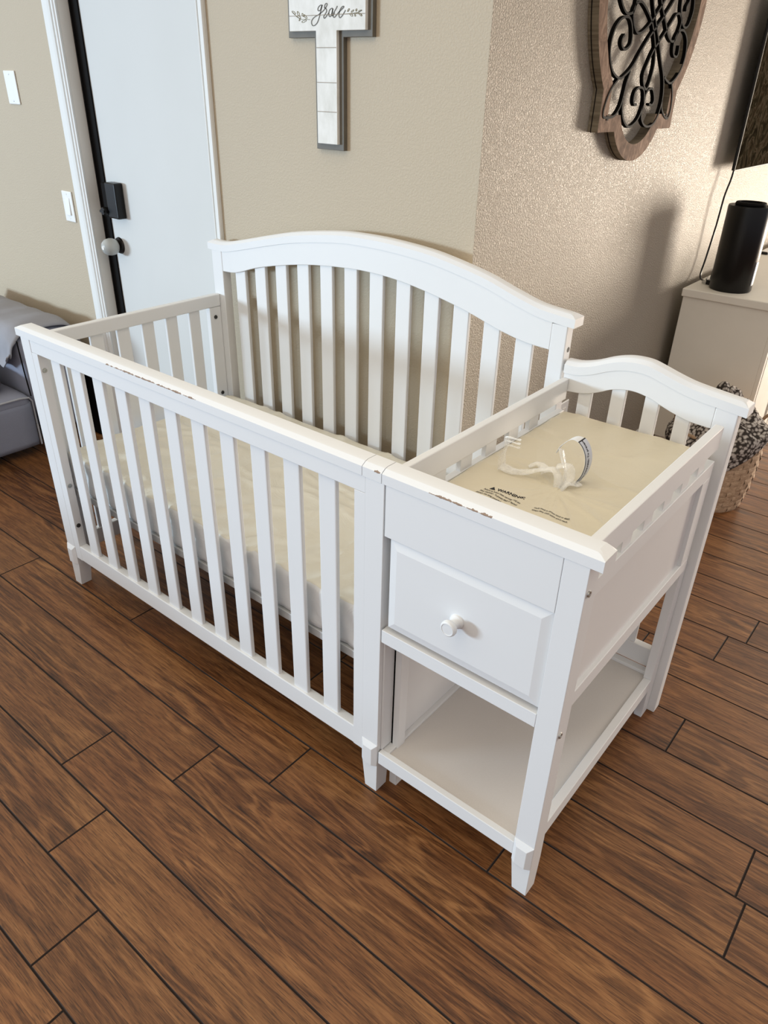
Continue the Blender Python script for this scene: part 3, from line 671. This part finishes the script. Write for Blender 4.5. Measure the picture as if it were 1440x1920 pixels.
# strap loop with label
DZ = .006
LP = [(1.549, .362, .868), (1.556, .362, .885), (1.567, .362, .899), (1.577, .3625, .909), (1.587, .363, .9135), (1.598, .363, .912), (1.608, .363, .904), (1.616, .363, .891), (1.620, .363, .875), (1.620, .363, .858), (1.616, .363, .840), (1.609, .363, .826), (1.606, .363, .818)]
LP = catmull([Vector(p) for p in LP], 4)
def ribbon(pts, wfn, thick=.0008, mb=None):
    mb = mb or MB(); rings = []
    for i_, p in enumerate(pts):
        t_ = (pts[min(i_ + 1, len(pts) - 1)] - pts[max(i_ - 1, 0)]).normalized(); wv = wfn(i_ / (len(pts) - 1))
        n_ = t_.cross(wv).normalized() * thick / 2
        rings.append([tuple(p - wv - n_), tuple(p + wv - n_), tuple(p + wv + n_), tuple(p - wv + n_)])
    mb.loft(rings); return mb
ribbon(LP, lambda t: Vector((.0012, .0115 if t > .40 else .0105 * (t / .40) + .0010, .001))).build('strap', M['white'], pad, smooth=40)
ribbon([p + (p - Vector((1.585, .363, .862))).normalized() * .0010 for p in LP[20:]], lambda t: Vector((.001, .0126, .001))).build('strap_border', M['ink'], pad, smooth=40)
ribbon([p + (p - Vector((1.585, .363, .862))).normalized() * .0018 for p in LP[21:-1]], lambda t: Vector((.001, .0116, .001))).build('strap_label', M['label'], pad, smooth=40)
seg = LP[20:]
ls = [0]
for a_, b_2 in zip(seg, seg[1:]): ls.append(ls[-1] + (b_2 - a_).length)
def strap_fn(off, vv):
    def f(u, v, h):
        s_ = max(0, min(ls[-1] - 1e-4, ls[-1] - (u + off)))
        i_ = max(0, min(len(seg) - 2, next((k for k in range(len(ls) - 1) if ls[k + 1] >= s_), len(seg) - 2)))
        t_ = (s_ - ls[i_]) / (ls[i_ + 1] - ls[i_]); p = seg[i_].lerp(seg[i_ + 1], t_); n_ = (p - Vector((1.585, .363, .862))).normalized()
        q_ = p + n_ * (.0025 + h); q_.y += -(v + vv); return q_
    return f
text_mesh('FALL HAZARD: To prevent', .0082, pad, 'strap_print', M['ink'], strap_fn(.008, .001), .0001, True)
text_mesh('death, keep child within arm\'s reach', .0050, pad, 'strap_print', M['ink'], strap_fn(.008, -.0085), .0001, True)
# plastic film pulled through the strap: gathered neck, hand-like tail
def film_strip(name, pts, w0, w1, up=(0, 0, 1), n=7, wob=.0022, k=6):
    P_ = catmull([Vector(p) for p in pts], k); rings = []
    for i_, p in enumerate(P_):
        t_ = (P_[min(i_ + 1, len(P_) - 1)] - P_[max(i_ - 1, 0)]).normalized(); s_ = t_.cross(Vector(up)); s_ = s_.normalized() if s_.length > .01 else Vector((0, 1, 0))
        n_ = s_.cross(t_); f_ = i_ / (len(P_) - 1); w_ = w0 + (w1 - w0) * f_
        row = []
        for j in range(n):
            u = j / (n - 1) * 2 - 1
            row.append(p + s_ * w_ * u + n_ * (wob * noise.noise(Vector((u * 3, f_ * 5, w0 * 90))) + .35 * w_ * (1 - u * u)))
        rings.append(row)
    mb = MB(); vs = [tuple(v) for r_ in rings for v in r_]; fs = []
    for i_ in range(len(rings) - 1):
        for j in range(n - 1): fs.append((i_ * n + j, i_ * n + j + 1, (i_ + 1) * n + j + 1, (i_ + 1) * n + j))
    mb.add(vs, fs); o = mb.build(name, M['film'], pad, smooth=80, recalc=False)
    so = o.modifiers.new('solid', 'SOLIDIFY'); so.thickness = .0004; return o
film_strip('plastic_film', [(1.587, .304, .812), (1.583, .314, .838), (1.566, .322, .850), (1.540, .320, .840), (1.510, .316, .826), (1.478, .312, .819), (1.450, .312, .822)], .008, .017)
film_strip('plastic_film', [(1.588, .303, .812), (1.594, .318, .838), (1.580, .338, .858), (1.562, .354, .880)], .006, .019, (1, 0, 0))
film_strip('plastic_film', [(1.590, .304, .814), (1.602, .318, .830), (1.608, .335, .822), (1.612, .352, .821)], .006, .012)
film_strip('plastic_film', [(1.592, .302, .812), (1.604, .318, .840), (1.594, .330, .862), (1.572, .328, .856)], .008, .016)
film_strip('plastic_film', [(1.450, .312, .821), (1.451, .307, .845), (1.456, .303, .866), (1.462, .300, .882), (1.460, .300, .897)], .017, .008, (1, 0, 0))
for h_ in (.897, .888, .879): film_strip('plastic_film', [(1.458, .300, h_), (1.470, .299, h_ + .004), (1.482, .299, h_ + .0035), (1.495, .300, h_ + .004)], .0042, .0030)
film_strip('plastic_film', [(1.494, .352, .820), (1.510, .362, .830), (1.528, .354, .830), (1.548, .338, .826)], .006, .016)
# ------------------------------------------------------------------ wall cross
cr = thing('wall_cross', 'whitewashed wooden wall cross lettered grace on a grey backing', 'wall cross', (.5115, YW, 1.55))
def cross_prism(mb, hw, ah, za, zb, zbot, ztop, y0, y1, cx=.5115):
    poly = [(cx - hw, zbot), (cx + hw, zbot), (cx + hw, za), (cx + ah, za), (cx + ah, zb), (cx + hw, zb), (cx + hw, ztop), (cx - hw, ztop), (cx - hw, zb), (cx - ah, zb), (cx - ah, za), (cx - hw, za)]
    mb.prism(poly, 'y', y0, y1)
mb = MB(); cross_prism(mb, .0533, .156, 1.640, 1.752, 1.363, 1.90, .785, YW); mb.build('backing', M['greywood'], cr, bevel=.001)
mb = MB(); cross_prism(mb, .0385, .1405, 1.655, 1.738, 1.379, 1.885, .7735, .785); mb.build('face_board', M['cross'], cr, bevel=.001)
def flat_stroke(mb, pts, y, wd, th=.0006, k=4):
    P_ = catmull([Vector((a_, 0, b_2)) for a_, b_2 in pts], k); rings = []
    for i_, p in enumerate(P_):
        t_ = (P_[min(i_ + 1, len(P_) - 1)] - P_[max(i_ - 1, 0)]); t_ = t_.normalized() if t_.length > 1e-7 else Vector((1, 0, 0)); s_ = Vector((-t_.z, 0, t_.x))
        wv = wd * (.62 + .6 * abs(t_.z)) / 2
        rings.append([(p.x + s_.x * wv, y, p.z + s_.z * wv), (p.x - s_.x * wv, y, p.z - s_.z * wv), (p.x - s_.x * wv, y - th, p.z - s_.z * wv), (p.x + s_.x * wv, y - th, p.z + s_.z * wv)])
    mb.loft(rings)
mb = MB()
for s_ in GRACE: flat_stroke(mb, s_, .7735, .0028)
mb.build('lettering', M['ink'] if False else M['greywood'], cr)
mb = MB()
for c_ in (-1, 1):
    mb = MB()
    for s_ in TWIG + LEAFS:
        if (s_[0][0] - .51) * c_ > 0: flat_stroke(mb, s_, .7735, .0014)
    mb.build('painted_sprig', M['gold'], cr)
mb = MB(); mb.box(.372, .651, .7728, .7737, 1.690, 1.6912)
M['tan'] = simple('board_gap', (.28, .22, .15), .8); mb.build('board_gap', M['tan'], cr)
for z_ in (1.616, 1.533, 1.461):
    mb = MB(); mb.box(.4745, .5485, .7728, .7737, z_ - .0007, z_ + .0007); mb.build('board_gap', M['tan'], cr)

# ------------------------------------------------------------------ scroll wall art
art = thing('scroll_wall_art', 'wood framed wall art with black iron scrollwork', 'wall art', (XW, 1.69, 1.824))
AC = (1.690, 1.824)
def radial(R, hw, hh, lobe_r, lobe_d, a):
    c_, s_ = math.cos(a), math.sin(a); best = R
    t = min(hw / abs(c_) if abs(c_) > 1e-6 else 1e9, hh / abs(s_) if abs(s_) > 1e-6 else 1e9); best = max(best, t)
    for sg in (-1, 1):
        B_ = s_ * sg * lobe_d; D_ = B_ * B_ - lobe_d ** 2 + lobe_r ** 2
        if D_ > 0: best = max(best, B_ + math.sqrt(D_))
    return best
NA = 720; mb = MB(); O1, I1 = [], []
for k in range(NA):
    a = 2 * PI * (k + .5) / NA
    ro = radial(.415, .298, .404, .216, .280, a); ri = radial(.363, .240, .358, .166, .280, a)
    O1.append((AC[0] + ro * math.cos(a), AC[1] + ro * math.sin(a))); I1.append((AC[0] + ri * math.cos(a), AC[1] + ri * math.sin(a)))
xa, xf = XW + .0005, XW + .034
n = NA
vs = [(xf, *p) for p in O1] + [(xf, *p) for p in I1] + [(xa, *p) for p in O1] + [(xa, *p) for p in I1]
fs = []; mi = []
for k in range(n):
    j = (k + 1) % n
    fs += [(k, j, n + j, n + k), (2 * n + k, 3 * n + k, 3 * n + j, 2 * n + j), (k, 2 * n + k, 2 * n + j, j), (n + k, n + j, 3 * n + j, 3 * n + k)]; mi += [0, 1, 1, 1]
mb.v = vs; mb.f = fs; mb.mi = mi
mb.build('frame', [M['frame'], M['frame_side']], art)
# thin dark edge line on the frame side
mb = MB()
def edge_line(R_, x, t_=.0012):
    ring = []
    pts = [Vector((x, *p)) for p in R_]
    for k in range(len(pts)):
        d = (Vector((0, *AC)) - Vector((0, pts[k].y, pts[k].z))).normalized() * -t_
        ring.append(pts[k] + d)
    vs_ = [tuple(p) for p in ring] + [(p.x + .003, p.y, p.z) for p in ring]
    mb.add(vs_, [(k, (k + 1) % n, n + (k + 1) % n, n + k) for k in range(n)])
edge_line(O1, XW + .010); mb.build('edge_band', M['blackm'], art)
def scroll_bar(pts, flip=False):
    P_ = catmull([Vector((0, a_, (2 * AC[1] - b_2) if flip else b_2)) for a_, b_2 in pts], 5); rings = []
    for i_, p in enumerate(P_):
        t_ = (P_[min(i_ + 1, len(P_) - 1)] - P_[max(i_ - 1, 0)]); t_ = t_.normalized() if t_.length > 1e-7 else Vector((0, 1, 0)); s_ = Vector((0, -t_.z, t_.y)) * .0032
        rings.append([(XW + .0245, p.y + s_.y, p.z + s_.z), (XW + .0245, p.y - s_.y, p.z - s_.z), (XW + .0365, p.y - s_.y, p.z - s_.z), (XW + .0365, p.y + s_.y, p.z + s_.z)])
    m_2 = MB(); m_2.loft(rings); return m_2.build('scroll', M['iron'], art, smooth=40)
for s_ in SCROLL:
    scroll_bar(s_); scroll_bar(s_, True)
# small side brackets at the lugs
for yy in (1.447, 1.93):
    for zz in (1.456, 2 * AC[1] - 1.456):
        mb = MB(); mb.box(XW + .020, XW + .036, yy - .006, yy + .006, zz - .004, zz + .010); mb.build('bracket', M['iron'], art)

# ------------------------------------------------------------------ television
tv = thing('television', 'wall-mounted flat television with painted dark leafy reflection at right edge', 'television', (XW, 3.4, 1.57))
mb = MB(); mb.box(XW + .001, XW + .047, 3.05, 3.75, 1.40, 1.75); mb.build('wall_mount', M['blackm'], tv)
mb = MB(); mb.box(1.069, 1.080, 2.802, 4.05, 1.234, 1.936); mb.build('case', M['black'], tv, bevel=.003)
mb = MB(); mb.box(1.080, 1.0845, 2.800, 2.806, 1.232, 1.938); mb.box(1.080, 1.0845, 4.046, 4.052, 1.232, 1.938); mb.box(1.080, 1.0845, 2.806, 4.046, 1.232, 1.238); mb.box(1.080, 1.0845, 2.806, 4.046, 1.932, 1.938)
mb.build('bezel', simple('silver_bezel', (.10, .095, .085), .55, .2, spec=.15), tv, bevel=.001)
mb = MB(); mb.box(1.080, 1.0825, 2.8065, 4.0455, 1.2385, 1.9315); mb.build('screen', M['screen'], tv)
mb = MB(); mb.tube(catmull([(1.062, 2.87, 1.236), (1.060, 2.862, 1.19), (1.058, 2.83, 1.12), (1.056, 2.82, 1.0), (1.050, 2.80, .86), (1.055, 2.76, .778), (1.10, 2.70, .772)], 6), .0042, 8)
tag(mb.build('television_cable', M['black'], None, smooth=True), 'black cable hanging from the television to the cabinet', 'cable')

# ------------------------------------------------------------------ media console
PX, PY = 1.484, 2.514
co = thing('media_console', 'cream painted media cabinet against the textured wall', 'cabinet', (1.27, 3.3, 0))
mb = MB(); mb.box(1.073, PX - .018, PY, 4.3, .05, .733); mb.build('body', M['console'], co, bevel=.002)
mb = MB(); mb.box(1.066, PX + .012, PY - .010, 4.31, .7335, .769); mb.build('top', M['console'], co, bevel=.004)
mb = MB(); mb.box(1.085, PX - .022, PY + .012, 4.28, 0, .05); mb.build('plinth', M['console'], co)
for k in range(4):
    y0_, y1_ = PY + .03 + k * .44, PY + .03 + k * .44 + .42
    mb = MB(); mb.box(PX - .0175, PX - .006, y0_, y1_, .075, .72); d_ = mb.build('door', M['console'], co, bevel=.003)
    mb = MB()
    for r_ in ((y0_, y0_ + .06, .075, .72), (y1_ - .06, y1_, .075, .72), (y0_ + .06, y1_ - .06, .66, .72), (y0_ + .06, y1_ - .06, .075, .135)): mb.box(PX - .006, PX + .002, r_[0], r_[1], r_[2], r_[3])
    mb.build('door_frame', M['console'], d_, bevel=.002)
    mb = MB(); mb.lathe([(0, .026), (.012, .024), (.014, .018), (.007, .010), (.006, 0)], (PX + .002, y1_ - .03 if k % 2 == 0 else y0_ + .03, .45), 'x', 16); mb.build('cabinet_knob', M['iron'], d_, smooth=True)
mb = MB(); mb.box(PX - .018, PX + .0, PY - .0, PY + .028, 0.0, .733); mb.build('corner_stile', M['console'], co, bevel=.002)

sp = thing('cylinder_speaker', 'tall black cylindrical speaker standing on the cream cabinet', 'speaker', (1.235, 2.64, .769))
mb = MB(); mb.lathe([(0, 0), (.085, 0), (.089, .006), (.089, .345), (.087, .352), (.0, .352)], (1.230, 2.64, .769), 'z', 56); mb.build('body', M['black'], sp, smooth=35)
mb = MB(); mb.lathe([(.040, 0), (.062, .0), (.064, .006), (.060, .013), (.046, .013), (.042, .006)], (1.230, 2.64, 1.121), 'z', 48); mb.build('top_ring', M['blackm'], sp, smooth=35)
mb = MB(); mb.box(1.316, 1.3200, 2.620, 2.650, .80, .90)
mb.build('side_sticker', M['label'], sp, bevel=.001)
mb = MB(); mb.tube(catmull([(1.138, 2.665, .776), (1.12, 2.70, .774), (1.095, 2.73, .775), (1.08, 2.80, .773)], 6), .003, 8); mb.tube(catmull([(1.118, 2.700, .774), (1.105, 2.76, .80), (1.098, 2.80, .86), (1.09, 2.83, .90)], 6), .0025, 8)
mb.build('power_lead', M['black'], sp, smooth=True)
ad = thing('power_adapter', 'small black plug lying on the cabinet beside the speaker', 'adapter', (1.112, 2.665, .769))
mb = MB(); mb.box(1.117, 1.150, 2.650, 2.675, .769, .790); mb.build('body', M['black'], ad, bevel=.004)
mb = MB(); mb.box(1.098, 1.117, 2.655, 2.668, .772, .782); mb.build('prong', M['steel'], ad, bevel=.001)
rm = thing('remote_control', 'small black and white remote lying on the cabinet top at right edge', 'remote', (1.11, 3.68, .769))
mb = MB(); mb.box(1.09, 1.13, 3.62, 3.75, .7695, .782); mb.build('case', M['black'], rm, bevel=.004)
mb = MB(); mb.box(1.094, 1.126, 3.63, 3.74, .782, .784); mb.build('face', M['plate'], rm, bevel=.001)

# outlet
t = thing('wall_outlet', 'white outlet plate low on the textured wall behind the changing table', 'outlet', (XW, 1.54, .44))
mb = MB(); mb.box(XW, XW + .006, 1.49, 1.565, .38, .50); mb.build('cover_plate', M['plate'], t, bevel=.003)
for z_ in (.42, .46):
    mb = MB(); mb.box(XW + .006, XW + .0085, 1.512, 1.543, z_ - .014, z_ + .014); mb.build('socket', M['jamb'], t, bevel=.002)

# ------------------------------------------------------------------ woven basket with blanket
BC = Vector((1.462, 2.135))
bk = thing('woven_basket', 'round woven seagrass basket holding a spotted blanket', 'basket', (BC.x, BC.y, 0))
def basket():
    mb = MB(); nr, na, H = 12, 32, .315; tones = []
    def rad(z): return .156 + .022 * (max(z, 0) / H) ** .8 + .010 * math.sin(PI * z / H)
    # inner wall
    mb.lathe([(.0, .006), (rad(0) - .012, .006), (rad(H / 2) - .012, H / 2), (rad(H) - .012, H)], (BC.x, BC.y, 0), 'z', na)
    tones += [.0] * (len(mb.f))
    for i in range(nr):
        for j in range(na):
            over = (i + j) % 2
            z0_, z1_ = H * i / nr, H * (i + 1) / nr; a0, a1 = 2 * PI * j / na, 2 * PI * (j + 1) / na
            b = .0045 if over else .0012
            jit = random.uniform(-.0012, .0012)
            vs_ = []
            for (z_, bb) in ((z0_ - .001, 0), ((z0_ + z1_) / 2, b), (z1_ + .001, 0)):
                for (a_, ab) in ((a0 - .004, 0), ((a0 + a1) / 2, 1), (a1 + .004, 0)):
                    r_ = rad(z_) - .008 + .004 + (bb if over else bb) * (1 if ab or over else .4) + jit
                    vs_.append((BC.x + r_ * math.cos(a_), BC.y + r_ * math.sin(a_), z_))
            b0 = len(mb.v); mb.v += vs_
            for r0 in (0, 1):
                for c0 in (0, 1):
                    k0 = b0 + r0 * 3 + c0; mb.f.append((k0, k0 + 1, k0 + 4, k0 + 3)); mb.mi.append(0); tones.append(random.uniform(.1, 1))
    o = mb.build('body', M['weave'], bk, recalc=False)
    ca = o.data.color_attributes.new('tone', 'FLOAT_COLOR', 'CORNER')
    for p in o.data.polygons:
        t_ = tones[p.index] if p.index < len(tones) else .5
        for li in p.loop_indices: ca.data[li].color = (t_, t_, t_, 1)
        p.use_smooth = True
    mb = MB(); mb.tube([(BC.x + .174 * math.cos(a_), BC.y + .174 * math.sin(a_), .316 + .002 * math.sin(9 * a_)) for a_ in [2 * PI * k / 60 for k in range(61)]], .008, 8); mb.build('rim', M['weave'], bk, smooth=True)
    for ang in (math.radians(215), math.radians(35)):
        mb = MB(); pts_ = []
        for k in range(13):
            t_ = k / 12; a_ = ang + (t_ - .5) * .62; r_ = .178 + .012 * math.sin(PI * t_)
            pts_.append((BC.x + r_ * math.cos(a_), BC.y + r_ * math.sin(a_), .305 + .085 * max(0, math.sin(PI * t_)) ** .7))
        mb.tube(pts_, .007, 8); mb.build('handle', M['weave'], bk, smooth=True)
basket()
def blanket():
    bm = bmesh.new(); nu, nv = 72, 40
    grid = []
    for j in range(nv + 1):
        row = []; f_ = j / nv
        for i in range(nu):
            a_ = 2 * PI * i / nu
            hang = .5 + .5 * math.cos(a_ - math.radians(-95))       # hangs over the right and front side
            hang = hang ** 1.6
            nn = noise.noise(Vector((math.cos(a_) * 1.8, math.sin(a_) * 1.8, f_ * 2.2))); n2 = noise.noise(Vector((math.cos(a_) * 5, math.sin(a_) * 5, f_ * 6)))
            if f_ < .62:
                g_ = f_ / .62; r_ = g_ * (.160 + .014 * n2)
                z_ = .335 + .075 * (1 - g_ ** 2) + .05 * nn * (1 - g_ * .4) + .014 * n2
                z_ += .085 * math.exp(-((a_ - 1.9) / 1.1) ** 2) * math.sin(PI * min(1, g_ * 1.05)) + .070 * math.exp(-(((a_ if a_ < PI else a_ - 2 * PI) + .2) / .6) ** 2) * g_
            else:
                g_ = (f_ - .62) / .38; r_ = .160 + .032 * min(1, g_ * 3) + .010 * n2 + .012 * hang * math.sin(PI * g_)
                zt = .335 + .05 * nn * .6 + .014 * n2 + .070 * math.exp(-(((a_ if a_ < PI else a_ - 2 * PI) + .2) / .6) ** 2)
                z_ = zt - g_ * (.025 + .125 * hang) 
                if hang < .25: r_ -= .030 * g_ * (1 - hang * 4)
            row.append(bm.verts.new((BC.x + r_ * math.cos(a_), BC.y + r_ * math.sin(a_), z_)))
        grid.append(row)
    for j in range(nv):
        for i in range(nu):
            k = (i + 1) % nu
            if j == 0: 
                continue
            bm.faces.new((grid[j][i], grid[j][k], grid[j + 1][k], grid[j + 1][i]))
    c_ = bm.verts.new((BC.x, BC.y, .41))
    for i in range(nu): bm.faces.new((c_, grid[1][i], grid[1][(i + 1) % nu]))
    for v in grid[0]: bm.verts.remove(v)
    for f in bm.faces: f.smooth = True
    bmesh.ops.recalc_face_normals(bm, faces=bm.faces)
    me = bpy.data.meshes.new('blanket'); bm.to_mesh(me); bm.free(); me.materials.append(M['fleece'])
    o = bpy.data.objects.new('blanket', me); C.objects.link(o)
    so = o.modifiers.new('solid', 'SOLIDIFY'); so.thickness = .006; so.offset = 1
    tag(o, 'black and white spotted fleece blanket spilling from the woven basket', 'blanket')
blanket()

# ------------------------------------------------------------------ sofa at the left edge
so_ = thing('sofa', 'grey upholstered sofa with light piping at left edge', 'sofa', (-1.45, -.3, 0))
SX = -1.03
def soft_box(name, x0, x1, y0, y1, z0, z1, mat, par, r=.03, wr=.004, n=16, nz=8, bulge=.0):
    def fn(p, top):
        p = p.copy(); q_ = Vector((p.x * 5, p.y * 5, p.z * 5)); k_ = noise.noise(q_)
        p += Vector((1, 1, 1)) * wr * k_
        if bulge and p.z > (z0 + z1) / 2: p.z += bulge * math.sin(PI * (p.x - x0) / (x1 - x0)) * math.sin(PI * (p.y - y0) / (y1 - y0))
        return p
    return soft_slab(name, x0, x1, y0, y1, z0, z1, n, n * 2, fn, mat, mat, r, par, nz)
soft_box('base', -2.0, SX, -1.75, .452, .045, .262, M['sofa'], so_, .012, .002)
# arm with rounded top
def arm(y0, y1):
    prof = [(y0, .045), (y0 - .0, .40), (y0 - .012, .50), (y0 - .002, .548), (y0 + .05, .572), ((y0 + y1) / 2, .578), (y1 - .05, .570), (y1 - .01, .545), (y1, .50), (y1, .045)]
    mb = MB(); rings = []
    for x in [SX - .000, SX - .012, SX - .05] + [SX - .1 - .1 * k for k in range(9)]:
        k_ = 0 if x < SX - .03 else (.05 - (SX - x)) / .05
        dz = -.035 * max(0, 1 - (SX - x) / .12) ** 2
        rings.append([(x, yy + (.010 * k_ if yy < (y0 + y1) / 2 else -.010 * k_), zz + (dz if zz > .45 else 0)) for yy, zz in prof])
    mb.loft(rings); o = mb.build('arm', M['sofa'], so_, smooth=50, sub=1); return o
arm(.455, .732); arm(-2.05, -1.76)
mb = MB(); mb.box(-2.05, -1.92, -1.75, .45, .05, .50); mb.build('back', M['sofa'], so_, bevel=.03, seg=4)
soft_box('seat_cushion', -1.91, SX - .002, -.32, .444, .245, .290, M['sofa'], so_, .012, .003, bulge=.012)
soft_box('seat_cushion', -1.91, SX - .002, -1.05, -.325, .245, .290, M['sofa'], so_, .012, .003, bulge=.012)
soft_box('seat_cushion', -1.91, SX - .002, -1.75, -1.055, .245, .290, M['sofa'], so_, .012, .003, bulge=.012)
mb = MB(); mb.tube([(SX + .002, -1.74, .287), (SX + .004, -.6, .287), (SX + .004, .40, .287), (SX + .003, .440, .281), (SX + .001, .4525, .262), (SX + .001, .4535, .15), (SX + .001, .4535, .05)], .0042, 8)
mb.build('piping', M['piping'], so_, smooth=True)
mb = MB(); mb.tube([(SX - .004, .447, .535), (SX - .002, .449, .40), (SX - .0, .4535, .285)], .0032, 8); mb.build('piping', M['blackm'], so_, smooth=True)
# throw over the sofa arm
def throw():
    prof = [(.405, .405), (.418, .44), (.424, .50), (.438, .545), (.475, .579), (.54, .588), (.61, .590), (.68, .584), (.722, .560), (.742, .52), (.744, .47)]
    P_ = catmull([Vector((0, a_, b_2)) for a_, b_2 in prof], 5); nx = 50; rings = []
    for i in range(nx + 1):
        x = SX - .018 - .80 * i / nx; row = []
        for j, p in enumerate(P_):
            g_ = j / (len(P_) - 1)
            n1 = noise.noise(Vector((x * 9, p.y * 3, p.z * 3))); n2 = noise.noise(Vector((x * 24, p.y * 6, 2)))
            hang = max(0, 1 - g_ * 3.2)
            dz = -.035 * max(0, 1 - (SX - x) / .12) ** 2 if p.z > .45 else 0
            row.append((x + .010 * n1 * hang, p.y - (.030 * abs(n1) + .020 * n2) * hang, p.z + dz + .007 * n1 + .003 * n2 + hang * .035 * n1 + hang * .10 * max(0, 1 - (SX - x) / .10)))
        rings.append(row)
    n_ = len(P_); mb = MB(); vs_ = [v for r_ in rings for v in r_]; fs_ = []
    for i in range(nx):
        for j in range(n_ - 1): fs_.append((i * n_ + j, (i + 1) * n_ + j, (i + 1) * n_ + j + 1, i * n_ + j + 1))
    mb.add(vs_, fs_); o = mb.build('throw_blanket', M['throw'], None, smooth=80, recalc=False)
    s_ = o.modifiers.new('solid', 'SOLIDIFY'); s_.thickness = .005; s_.offset = 1
    tag(o, 'grey throw blanket draped over the sofa arm', 'blanket')
throw()
cu = thing('throw_pillow', 'mauve grey pillow with maroon squiggle lying on the sofa seat', 'pillow', (-1.30, .30, .34))
def pil(p, top):
    p = p.copy(); p.z += .02 * math.sin(PI * (p.x + 1.55) / .42) * math.sin(PI * (p.y - .06) / .34) * (1 if p.z > .33 else 0); return p
soft_slab('pillow_body', -1.62, -1.14, .04, .395, .308, .388, 16, 16, pil, fabric('mauve_fabric', (.22, .19, .20)), fabric('mauve_fabric', (.22, .19, .20)), .03, cu, 6)
mb = MB(); mb.tube(catmull([(-1.137, .22, .352), (-1.135, .27, .360), (-1.137, .34, .364), (-1.139, .37, .352), (-1.138, .35, .330), (-1.136, .29, .322), (-1.137, .23, .318)], 6), .0018, 6); mb.build('stitched_squiggle', M['maroon'], cu, smooth=True)

# black bag-like box in the gap between sofa and door
bx = thing('black_case', 'flat black case leaning against the wall between sofa and door', 'case', (-1.13, .77, 0))
mb = MB(); mb.loft([[(-1.30, .745, 0.0), (-1.02, .745, 0.0), (-1.02, .780, 0.0), (-1.30, .780, 0.0)], [(-1.30, .757, .375), (-1.02, .757, .375), (-1.02, .786, .375), (-1.30, .786, .375)]])
mb.build('body', M['blackm'], bx, bevel=.006)
mb = MB(); mb.tube(catmull([(-1.19, .754, .37), (-1.18, .748, .40), (-1.14, .748, .405), (-1.13, .754, .37)], 5), .005, 8); mb.build('handle', M['black'], bx, smooth=True)

# ------------------------------------------------------------------ light
def area(name, loc, target, sx, sy, power, col, spread=180):
    l = bpy.data.lights.new(name, 'AREA'); l.shape = 'RECTANGLE'; l.size = sx; l.size_y = sy; l.energy = power; l.color = col; l.spread = math.radians(spread)
    o = bpy.data.objects.new(name, l); C.objects.link(o); o.location = loc
    o.rotation_euler = (Vector(target) - Vector(loc)).to_track_quat('-Z', 'Y').to_euler(); return o
# cool daylight from the front-left window, low and far
area('front_window_light', (-5.4, -6.2, 1.42), (1.4, .3, .85), 1.9, .85, 400, (.66, .86, 1.05))
# warm daylight bounced through the patio door beyond the cabinet
area('patio_door_light', (3.4, 7.6, .75), (1.0, 2.0, 1.2), 1.25, 1.5, 350, (1.0, .87, .72))
area('overhead_fill_light', (1.3, -.7, 2.55), (1.3, -.7, 0), 1.3, 1.3, 6.2, (1.0, .84, .60))  # unseen warm fill added overhead to stand in for ceiling bounce
wd = bpy.data.worlds.new('World'); bpy.context.scene.world = wd; wd.use_nodes = True; nt = wd.node_tree
bg = nt.nodes['Background']
tc = N(nt, 'ShaderNodeTexCoord'); sp = N(nt, 'ShaderNodeSeparateXYZ'); nt.links.new(tc.outputs['Generated'], sp.inputs[0])
c = ramp(nt, mth(nt, 'ADD', mth(nt, 'MULTIPLY', sp.outputs[2], .5), .5), [(.40, (.22, .19, .18)), (.50, (.60, .66, .78)), (.62, (.72, .73, .74)), (.80, (.95, .90, .80)), (1.0, (1.0, .94, .80))])
cx = ramp(nt, mth(nt, 'ADD', mth(nt, 'MULTIPLY', sp.outputs[0], .5), .5), [(.3, (1.0, 1.0, 1.0)), (.75, (.66, .63, .64)), (1.0, (.62, .58, .58))])
nt.links.new(mixc(nt, 1.0, c, cx, 'MULTIPLY'), bg.inputs['Color']); bg.inputs['Strength'].default_value = .88

# ------------------------------------------------------------------ camera
cd = bpy.data.cameras.new('camera'); cam = bpy.data.objects.new('camera', cd); C.objects.link(cam)
R_, U_, F_ = Vector((.773482, .63338, .023584)), Vector((-.335209, .37721, .863335)), Vector((-.537923, .675679, -.50408))
mx = Matrix(((R_.x, U_.x, -F_.x), (R_.y, U_.y, -F_.y), (R_.z, U_.z, -F_.z))).to_4x4(); mx.translation = Vector((2.146505, -.970069, 1.536593))
cam.matrix_world = mx
cd.sensor_fit = 'VERTICAL'; cd.sensor_height = 32; cd.lens = 1378.7437 / 1920 * 32; cd.clip_start = .02; cd.clip_end = 60
sc_ = bpy.context.scene; sc_.camera = cam
sc_.view_settings.view_transform = 'Standard'; sc_.view_settings.look = 'None'; sc_.view_settings.gamma = 1; sc_.view_settings.exposure = 0.5
sc_.view_settings.use_curve_mapping = False
sc_.cycles.max_bounces = 8
